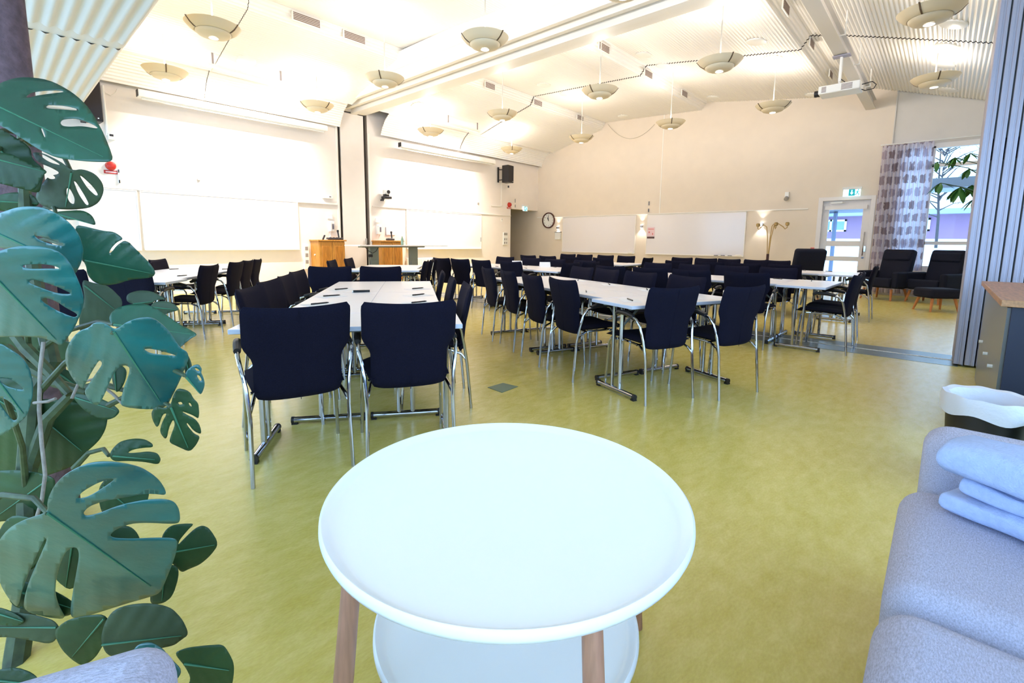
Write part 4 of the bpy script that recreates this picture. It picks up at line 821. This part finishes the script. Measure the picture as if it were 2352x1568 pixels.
# armchair corner in the lower left
t = thing('grey_armchair', 'pale grey wool armchair corner at the lower left edge', 'armchair', (0, 0, 0)); E1 = onz(300, 1500, .62)
cushion('chair_arm', -.42, .0, -.55, .0, .22, .655, .05); 
for c in kids(t): pass
t.location = (.14, .765, 0); t.rotation_euler = (0, 0, R(-22))
for s_ in (-.45, -.08): MB().tube([(-.2, s_, .23), (-.2, s_, 0)], .02, 10).build('leg', beechm, t)
# waste bin with liner, green bin, counter
t = thing('waste_bin', 'black waste bin with a white liner folded over its rim', 'bin', (3.30, -.23, 0))
MB().lathe([(.0005, 0), (.13, 0), (.160, .445), (.155, .445), (.126, .01), (.0005, .01)], 36).build('bin_body', blackp, t)
rl = random.Random(5); rows = []
for rr, z in [(.178, .375), (.177, .40), (.180, .435), (.173, .468), (.147, .462), (.132, .35), (.118, .22), (.08, .16), (.001, .15)]:
    rows.append([(rr*(1+.008*sin(7*a+z*20)+.006*sin(13*a))*cos(a), rr*(1+.008*sin(7*a+z*20)+.006*sin(13*a))*sin(a), z+(.012*sin(5*a) if z == .375 else .003*sin(9*a))) for a in [2*pi*k/60 for k in range(60)]])
MB().grid(rows, close=True).build('bin_liner', liner, t)
t = thing('green_bin', 'green plastic bin at the right edge behind the sofa', 'bin', (3.12, -.56, 0)); MB().lathe([(.0005, 0), (.12, 0), (.15, .38), (.162, .385), (.162, .40), (.145, .40), (.118, .01), (.0005, .01)], 36).build('bin_body', greenp, t)
MB().lathe([(.164, .375), (.170, .38), (.170, .408), (.150, .41), (.150, .40)], 36).build('bin_rim', greenp, t)
t = thing('serving_counter', 'dark counter with oak top beside the folding wall stack', 'counter', (0, 0, 0))
MB().span((3.96, -.86, 0), (5.9, -.315, .86)).build('cabinet_end', navycab, t, smooth=False, bevel=.003); MB().span((3.985, -.315, .03), (5.88, -.300, .85)).build('side_panel', greyside, t, smooth=False)
MB().span((3.90, -.95, .862), (5.95, -.265, .90)).build('counter_top', oakm, t, smooth=False, bevel=.003)
for x in (4.4, 4.9, 5.5): MB().tube([(x, -.300, .42), (x, -.275, .42)], .012, 10).build('knob', whitep, t)

# ================================================================== THE BIG MONSTERA
PL = thing('monstera_plant', 'large monstera with split leaves filling the left edge of the picture', 'plant', (-.28, 1.02, 0))
PLO = Vector(PL.location)
MB().lathe([(.0005, 0), (.17, 0), (.21, .34), (.225, .36), (.225, .39), (.20, .39), (.19, .35), (.0005, .35)], 36).build('pot', potm, PL); MB().cyl((0, 0), .19, .33, .36).build('soil', soilm, PL)
def inside(pt, poly):
    x, y = pt; r = False; j = len(poly)-1
    for i in range(len(poly)):
        xi, yi = poly[i]; xj, yj = poly[j]
        if (yi > y) != (yj > y) and x < (xj-xi)*(y-yi)/(yj-yi)+xi: r = not r
        j = i
    return r
def chaikin(p, n=2):
    for _ in range(n):
        q = []
        for i in range(len(p)):
            a, b = p[i], p[(i+1) % len(p)]; q += [(a[0]*.78+b[0]*.22, a[1]*.78+b[1]*.22), (a[0]*.22+b[0]*.78, a[1]*.22+b[1]*.78)]
        p = q
    return p
def leaf(out, base, tip, d, gx=0.0, gy=0.0, fold=.10, curl=.10, holes=(), m=None, stalk=None, side=1):
    """A leaf blade: outline laid on a tilted, folded and curling surface at its own distance from the viewer."""
    s = 1.0/FPX*d; bx, by = base; ax = Vector((tip[0]-bx, tip[1]-by)); L = ax.length; ax /= L; nx = Vector((-ax.y, ax.x))
    def P3(x, y):
        l = ((x-bx)*ax.x+(y-by)*ax.y)/L; t_ = ((x-bx)*nx.x+(y-by)*nx.y)/L
        v_ = .006*sin(28*(l-abs(t_)*.8))*min(1, abs(t_)*5)
        dep = d+(gx*(x-bx)+gy*(y-by))*s + L*s*(fold*abs(t_)*side + curl*(l*l*.6+t_*t_*1.6) + v_)
        return ond(x, y, dep)-PLO
    o2 = chaikin(out, 2); hs = [chaikin(h, 2) for h in holes]; pts = list(o2); edges = [(i, (i+1) % len(o2)) for i in range(len(o2))]
    for h in hs:
        k = len(pts); pts += h; edges += [(k+i, k+(i+1) % len(h)) for i in range(len(h))]
    xs = [p[0] for p in o2]; ys = [p[1] for p in o2]; st = max(7, L/26); x = min(xs)
    while x < max(xs):
        y = min(ys)
        while y < max(ys):
            if inside((x, y), o2) and not any(inside((x, y), h) for h in hs): pts.append((x+random.uniform(-1, 1), y+random.uniform(-1, 1)))
            y += st
        x += st
    for k in range(1, 14):
        c = (bx+ax.x*L*k/14, by+ax.y*L*k/14)
        if inside(c, o2) and not any(inside(c, h) for h in hs): pts.append(c)
    vo, eo, fo, _, _, _ = delaunay_2d_cdt([Vector(p) for p in pts], edges, [], 0, 1e-4)
    vs = [P3(v.x, v.y) for v in vo]; fs = []
    for f in fo:
        c = (sum(vo[i].x for i in f)/len(f), sum(vo[i].y for i in f)/len(f))
        if inside(c, o2) and not any(inside(c, h) for h in hs): fs.append(f)
    used = sorted({i for f in fs for i in f}); mp = {i: k for k, i in enumerate(used)}
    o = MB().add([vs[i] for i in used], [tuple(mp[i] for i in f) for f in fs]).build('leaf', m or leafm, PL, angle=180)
    sd = o.modifiers.new('thickness', 'SOLIDIFY'); sd.thickness = .0016; sd.offset = 1 
    rib = [P3(bx+ax.x*L*k/12, by+ax.y*L*k/12)-(FW*.0012) for k in range(0, 12) if inside((bx+ax.x*L*k/12, by+ax.y*L*k/12), o2) and not any(inside((bx+ax.x*L*k/12, by+ax.y*L*k/12), h) for h in hs)]
    if len(rib) > 3: MB().tube(rib, [.0028*(1-.8*k/len(rib)) for k in range(len(rib))], 6).build('midrib', ribm, o)
    if stalk:
        e = P3(bx, by); a = ond(stalk[0], stalk[1], stalk[2])-PLO; md = (a+e)/2+Vector((0, 0, .05))+FW*.03
        MB().tube([a, a.lerp(md, .6), md.lerp(e, .5), e], [.009, .007, .006, .005], 8).build('leaf_stalk', stemm, PL)
STK = [(70, 330, 1.50), (60, 560, 1.48), (70, 840, 1.45), (60, 1120, 1.42), (40, 1350, 1.40)]
# upper leaves
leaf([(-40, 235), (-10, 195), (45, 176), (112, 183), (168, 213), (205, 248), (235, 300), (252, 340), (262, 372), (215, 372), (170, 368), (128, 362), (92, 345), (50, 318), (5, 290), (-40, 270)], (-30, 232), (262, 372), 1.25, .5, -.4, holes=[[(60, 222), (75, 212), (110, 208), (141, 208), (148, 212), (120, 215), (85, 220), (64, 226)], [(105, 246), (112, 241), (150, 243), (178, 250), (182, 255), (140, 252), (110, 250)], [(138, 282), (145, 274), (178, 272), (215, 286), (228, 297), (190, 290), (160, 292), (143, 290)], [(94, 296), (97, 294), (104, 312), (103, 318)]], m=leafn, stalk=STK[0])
leaf([(-40, 300), (-5, 292), (40, 318), (72, 340), (72, 365), (105, 390), (96, 420), (90, 446), (40, 430), (-40, 402)], (-30, 310), (92, 444), 1.33, .2, .3, m=leafd, stalk=STK[0])
leaf([(-40, 352), (20, 350), (60, 372), (112, 392), (96, 405), (80, 440), (40, 432), (-40, 410)], (-30, 360), (110, 396), 1.30, .3, 0, m=leafd, stalk=STK[0])
leaf([(72, 348), (100, 352), (140, 372), (165, 392), (190, 388), (220, 400), (236, 420), (239, 440), (228, 465), (205, 478), (160, 482), (110, 478), (90, 468), (80, 450), (95, 425), (110, 405), (140, 398), (118, 385), (85, 372)], (165, 397), (150, 482), 1.42, .2, .5, holes=[[(85, 352), (100, 355), (135, 375), (138, 380), (110, 372)], [(102, 400), (115, 396), (130, 410), (112, 412)], [(168, 415), (175, 418), (195, 450), (205, 470), (198, 472), (180, 445)], [(152, 432), (160, 432), (172, 455), (170, 470), (160, 466), (152, 448)], [(182, 402), (190, 406), (215, 430), (226, 448), (220, 450), (200, 432)]], m=leafg, stalk=STK[0])
leaf([(128, 486), (150, 484), (190, 482), (212, 494), (222, 518), (200, 512), (180, 505), (155, 505), (130, 500)], (128, 490), (222, 518), 1.45, .2, 0, m=leafd, stalk=(80, 500, 1.5))
leaf([(-30, 500), (10, 485), (45, 474), (95, 475), (130, 490), (160, 512), (182, 540), (192, 575), (188, 600), (172, 632), (165, 620), (150, 605), (110, 588), (60, 578), (10, 572), (-30, 560)], (-20, 530), (176, 618), 1.18, -.3, .9, curl=.25, holes=[[(76, 540), (90, 542), (130, 556), (150, 566), (120, 562), (90, 552)]], stalk=STK[1])
leaf([(-20, 452), (30, 440), (75, 445), (95, 470), (60, 480), (10, 486), (-20, 480)], (-10, 462), (95, 468), 1.5, .2, .3, m=leafd)
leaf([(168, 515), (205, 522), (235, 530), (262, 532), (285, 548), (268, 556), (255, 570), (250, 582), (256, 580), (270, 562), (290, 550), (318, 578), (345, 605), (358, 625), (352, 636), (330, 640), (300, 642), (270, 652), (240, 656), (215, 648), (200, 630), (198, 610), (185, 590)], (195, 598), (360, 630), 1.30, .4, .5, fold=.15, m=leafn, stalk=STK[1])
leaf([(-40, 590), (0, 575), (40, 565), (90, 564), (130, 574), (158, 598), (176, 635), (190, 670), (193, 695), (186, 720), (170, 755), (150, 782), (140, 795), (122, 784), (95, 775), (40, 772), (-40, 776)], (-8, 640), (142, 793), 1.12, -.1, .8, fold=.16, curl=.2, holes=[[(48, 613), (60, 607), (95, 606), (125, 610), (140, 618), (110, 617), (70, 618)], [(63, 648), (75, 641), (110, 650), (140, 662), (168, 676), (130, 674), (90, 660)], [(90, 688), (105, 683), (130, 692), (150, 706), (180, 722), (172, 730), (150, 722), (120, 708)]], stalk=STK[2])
leaf([(186, 640), (215, 650), (245, 655), (262, 668), (283, 690), (275, 720), (255, 745), (240, 760), (210, 764), (185, 772), (180, 730), (196, 690)], (188, 650), (270, 715), 1.48, .3, .2, m=leafg)
leaf([(290, 692), (291, 675), (318, 666), (348, 668), (370, 680), (382, 688), (358, 688), (345, 700), (310, 700)], (292, 700), (382, 688), 1.42, .3, 0, m=leafg)
leaf([(345, 702), (355, 693), (380, 690), (405, 700), (412, 712), (395, 716), (370, 725), (352, 718)], (346, 705), (412, 712), 1.42, .3, .1, m=leafg)
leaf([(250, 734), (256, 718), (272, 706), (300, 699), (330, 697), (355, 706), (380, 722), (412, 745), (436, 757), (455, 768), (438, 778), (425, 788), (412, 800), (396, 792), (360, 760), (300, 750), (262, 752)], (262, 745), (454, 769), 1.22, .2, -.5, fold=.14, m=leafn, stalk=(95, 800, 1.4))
leaf([(262, 757), (238, 741), (215, 741), (204, 752), (178, 762), (160, 785), (150, 808), (150, 835), (165, 868), (190, 896), (196, 880), (212, 850), (228, 825), (236, 835), (222, 855), (205, 880), (192, 900), (208, 925), (226, 932), (240, 905), (255, 868), (270, 845), (286, 838), (298, 843), (296, 860), (284, 890), (277, 920), (280, 934), (330, 940), (381, 938), (398, 905), (415, 870), (426, 842), (434, 822), (430, 808), (414, 800), (385, 755), (350, 728), (318, 730), (290, 740), (275, 752)], (262, 762), (378, 936), 1.08, .1, .9, fold=.13, curl=.16, holes=[[(328, 802), (345, 800), (380, 808), (410, 818), (380, 816), (345, 812)]], stalk=(95, 895, 1.3))
leaf([(418, 800), (432, 815), (440, 835), (440, 850), (426, 862), (424, 848)], (420, 805), (436, 858), 1.3, m=leafd)
leaf([(424, 862), (430, 850), (442, 840), (456, 836), (464, 846), (462, 856), (468, 868), (471, 885), (462, 908), (450, 896), (440, 880)], (425, 862), (462, 906), 1.15, .3, .5, holes=[[(446, 846), (452, 845), (460, 852), (452, 852)], [(452, 860), (458, 862), (464, 872), (460, 876), (454, 868)]], stalk=(300, 900, 1.35))
leaf([(347, 945), (360, 932), (376, 938), (392, 930), (398, 905), (408, 892), (424, 894), (436, 900), (444, 915), (455, 925), (458, 945), (456, 962), (446, 955), (430, 948), (416, 944), (428, 952), (448, 962), (460, 978), (463, 998), (445, 990), (430, 970), (428, 975), (445, 996), (460, 1002), (452, 1020), (436, 1038), (410, 1026), (388, 1016), (392, 1000), (402, 975), (398, 962), (388, 980), (382, 1012), (366, 992), (372, 970), (384, 948), (372, 952), (362, 985), (350, 965)], (393, 935), (436, 1036), 1.24, .2, .4, m=leafd, holes=[[(408, 924), (416, 922), (420, 928), (412, 930)], [(432, 924), (438, 926), (441, 934), (436, 932)]], stalk=(250, 930, 1.38))
leaf([(250, 1047), (258, 1030), (275, 1014), (300, 1007), (330, 1007), (350, 1018), (352, 1027), (330, 1028), (305, 1032), (292, 1040), (310, 1040), (340, 1036), (362, 1040), (370, 1055), (364, 1067), (330, 1060), (290, 1058), (262, 1060)], (250, 1046), (366, 1056), 1.34, .3, .1, m=leafd, stalk=(170, 1075, 1.4))
leaf([(110, 1177), (108, 1150), (122, 1118), (145, 1093), (175, 1075), (206, 1063), (235, 1060), (262, 1061), (295, 1066), (325, 1074), (350, 1090), (366, 1104), (378, 1122), (382, 1137), (355, 1134), (330, 1134), (290, 1142), (240, 1150), (205, 1162), (190, 1178), (195, 1186), (225, 1180), (275, 1160), (330, 1148), (380, 1146), (402, 1154), (412, 1172), (414, 1200), (395, 1203), (340, 1200), (300, 1202), (265, 1216), (251, 1230), (260, 1236), (300, 1238), (360, 1235), (400, 1236), (408, 1245), (404, 1272), (392, 1305), (380, 1335), (368, 1362), (340, 1372), (290, 1386), (240, 1402), (195, 1416), (168, 1420), (161, 1410), (165, 1370), (176, 1310), (182, 1275), (178, 1258), (165, 1257), (150, 1268), (138, 1292), (128, 1330), (126, 1365), (136, 1395), (152, 1422), (110, 1418), (70, 1408), (54, 1396), (56, 1370), (68, 1330), (88, 1285), (108, 1240), (104, 1234), (90, 1262), (70, 1305), (50, 1355), (42, 1398), (20, 1375), (2, 1345), (-12, 1300), (-6, 1245), (20, 1212), (60, 1192)], (110, 1178), (368, 1361), .98, .1, 1.1, fold=.14, curl=.16, holes=[[(178, 1142), (190, 1128), (225, 1108), (258, 1098), (262, 1103), (235, 1122), (205, 1140), (184, 1146)]], stalk=(-60, 1172, 1.05))
leaf([(370, 1234), (382, 1214), (400, 1204), (430, 1202), (446, 1203), (432, 1216), (412, 1240), (408, 1252), (420, 1240), (448, 1212), (466, 1206), (482, 1214), (503, 1249), (484, 1275), (460, 1296), (435, 1306), (417, 1315), (404, 1300), (390, 1290), (378, 1262)], (385, 1270), (503, 1249), 1.30, .3, .2, m=leafd, stalk=(250, 1280, 1.4))
leaf([(372, 1300), (398, 1296), (410, 1305), (409, 1330), (396, 1370), (374, 1386), (345, 1388), (345, 1360)], (380, 1295), (372, 1386), 1.3, m=leafd)
leaf([(230, 1470), (240, 1430), (260, 1400), (300, 1388), (340, 1385), (375, 1390), (398, 1400), (420, 1425), (434, 1457), (415, 1470), (400, 1482), (360, 1490), (320, 1500), (280, 1510), (245, 1505)], (235, 1480), (434, 1457), 1.16, .2, .3, m=leafg)
leaf([(122, 1450), (150, 1425), (190, 1415), (240, 1410), (255, 1440), (240, 1475), (220, 1510), (190, 1530), (165, 1515), (140, 1490)], (240, 1420), (160, 1515), 1.17, .1, .3, m=leafd)
leaf([(400, 1500), (416, 1492), (440, 1486), (480, 1482), (512, 1480), (526, 1500), (538, 1526), (536, 1560), (528, 1590), (470, 1600), (420, 1590), (440, 1560), (425, 1530)], (400, 1520), (538, 1540), 1.10, .2, .3, m=leafd)
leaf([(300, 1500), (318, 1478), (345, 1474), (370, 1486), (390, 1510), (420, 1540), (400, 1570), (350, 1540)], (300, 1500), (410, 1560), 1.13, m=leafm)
leaf([(-40, 790), (0, 788), (20, 800), (50, 820), (68, 846), (76, 885), (74, 915), (62, 955), (40, 975), (0, 1002), (-40, 1010)], (-30, 840), (62, 960), 1.05, 0, .6, holes=[[(-6, 868), (15, 868), (38, 878), (58, 896), (40, 894), (10, 886)], [(-10, 912), (10, 914), (34, 932), (42, 960), (30, 968), (10, 945)]], stalk=STK[3])
leaf([(-20, 1010), (20, 985), (60, 930), (100, 915), (150, 920), (200, 930), (248, 942), (246, 970), (240, 992), (225, 1015), (196, 1040), (168, 1070), (130, 1085), (80, 1100), (-20, 1105)], (60, 930), (200, 1045), 1.46, .1, .4, m=leafd)
leaf([(160, 905), (190, 900), (232, 915), (262, 930), (276, 945), (262, 960), (240, 965), (200, 950)], (165, 910), (276, 945), 1.42, m=leafd)
leaf([(-30, 1390), (20, 1400), (60, 1425), (40, 1440), (-30, 1430)], (-30, 1400), (60, 1428), 1.2, m=leafd)
leaf([(255, 840), (275, 835), (292, 850), (286, 880), (268, 905), (258, 880)], (262, 838), (268, 904), 1.35, m=leafd)
leaf([(-30, 1545), (30, 1530), (75, 1545), (95, 1570), (60, 1600), (-30, 1600)], (-30, 1560), (90, 1570), 1.08, m=leafd)
leaf([(225, 1120), (250, 1090), (290, 1075), (330, 1085), (345, 1110), (340, 1150), (320, 1185), (280, 1200), (240, 1190), (228, 1160)], (230, 1110), (320, 1185), 1.42, .1, .2, m=leafd)
leaf([(235, 1235), (262, 1205), (300, 1208), (320, 1230), (322, 1262), (290, 1275), (250, 1262)], (240, 1240), (320, 1250), 1.42, .1, .2, m=leafd)
leaf([(-40, 1085), (30, 1078), (90, 1085), (130, 1100), (118, 1140), (105, 1180), (60, 1200), (10, 1195), (-40, 1205)], (120, 1095), (-20, 1195), 1.40, .1, .3, m=leafd)
leaf([(-30, 1415), (30, 1405), (80, 1412), (125, 1425), (140, 1450), (120, 1480), (70, 1470), (20, 1462), (-30, 1465)], (130, 1440), (-25, 1440), 1.22, .1, .2, m=leafg)
leaf([(-30, 880), (20, 860), (70, 880), (110, 930), (100, 985), (60, 1000), (10, 985), (-30, 970)], (-30, 900), (100, 985), 1.52, .1, .2, m=leafd)
leaf([(-30, 690), (40, 720), (110, 770), (170, 790), (215, 775), (200, 810), (150, 830), (90, 826), (30, 800), (-30, 780)], (-30, 730), (212, 780), 1.52, .1, .2, m=leafd)
leaf([(120, 840), (160, 850), (200, 890), (240, 930), (215, 940), (170, 935), (135, 900)], (120, 845), (238, 932), 1.50, .1, .2, m=leafd)
leaf([(20, 1180), (80, 1190), (110, 1220), (100, 1280), (60, 1320), (10, 1310), (-20, 1250)], (90, 1190), (20, 1310), 1.36, .1, .2, m=leafd)
leaf([(120, 1240), (170, 1225), (205, 1250), (200, 1310), (165, 1360), (125, 1330), (110, 1280)], (170, 1228), (150, 1358), 1.34, .1, .2, m=leafd)
leaf([(20, 1330), (90, 1340), (150, 1370), (190, 1400), (140, 1420), (80, 1405), (20, 1390)], (20, 1350), (185, 1402), 1.24, .1, .2, m=leafd)
# stems and roots
def ptube(name, pts, r, m): MB().tube([ond(*p)-PLO for p in pts], r, 8).build(name, m, PL)
ptube('stem', [(20, 1640, 1.30), (40, 1500, 1.36), (70, 1300, 1.42), (60, 1100, 1.45), (75, 900, 1.45), (120, 830, 1.46), (90, 700, 1.49), (60, 500, 1.52), (50, 300, 1.54)], [.03, .03, .028, .026, .025, .022, .02, .018, .012], stemm)
ptube('stem', [(60, 1100, 1.46), (110, 960, 1.44), (170, 900, 1.44), (230, 880, 1.42), (300, 900, 1.36)], [.02, .018, .015, .01, .006], stemm)
ptube('stem', [(30, 760, 1.40), (60, 800, 1.38), (110, 850, 1.38), (160, 905, 1.37)], [.016, .016, .014, .01], stemm)
ptube('stem', [(10, 800, 1.42), (60, 840, 1.42), (130, 880, 1.42), (200, 900, 1.42)], [.018, .016, .014, .01], stemm)
ptube('aerial_root', [(100, 785, 1.30), (92, 850, 1.29), (90, 940, 1.28), (96, 1020, 1.28), (104, 1090, 1.29), (96, 1150, 1.30), (85, 1185, 1.31)], .0045, rootm)
ptube('aerial_root', [(165, 915, 1.34), (180, 880, 1.35), (215, 870, 1.36), (260, 905, 1.36), (285, 930, 1.36)], .004, rootm)
ptube('aerial_root', [(78, 925, 1.28), (110, 922, 1.27), (128, 915, 1.27)], .004, rootm)
# bark support pole
pc = ond(22, 100, 1.78)
tag(MB().tube([(pc.x-.02, pc.y, 0), (pc.x-.02, pc.y, 3.40)], .075, 24).build('bark_pole', polem, angle=60), 'thick brown pole behind the top of the monstera at the upper left', 'pole')
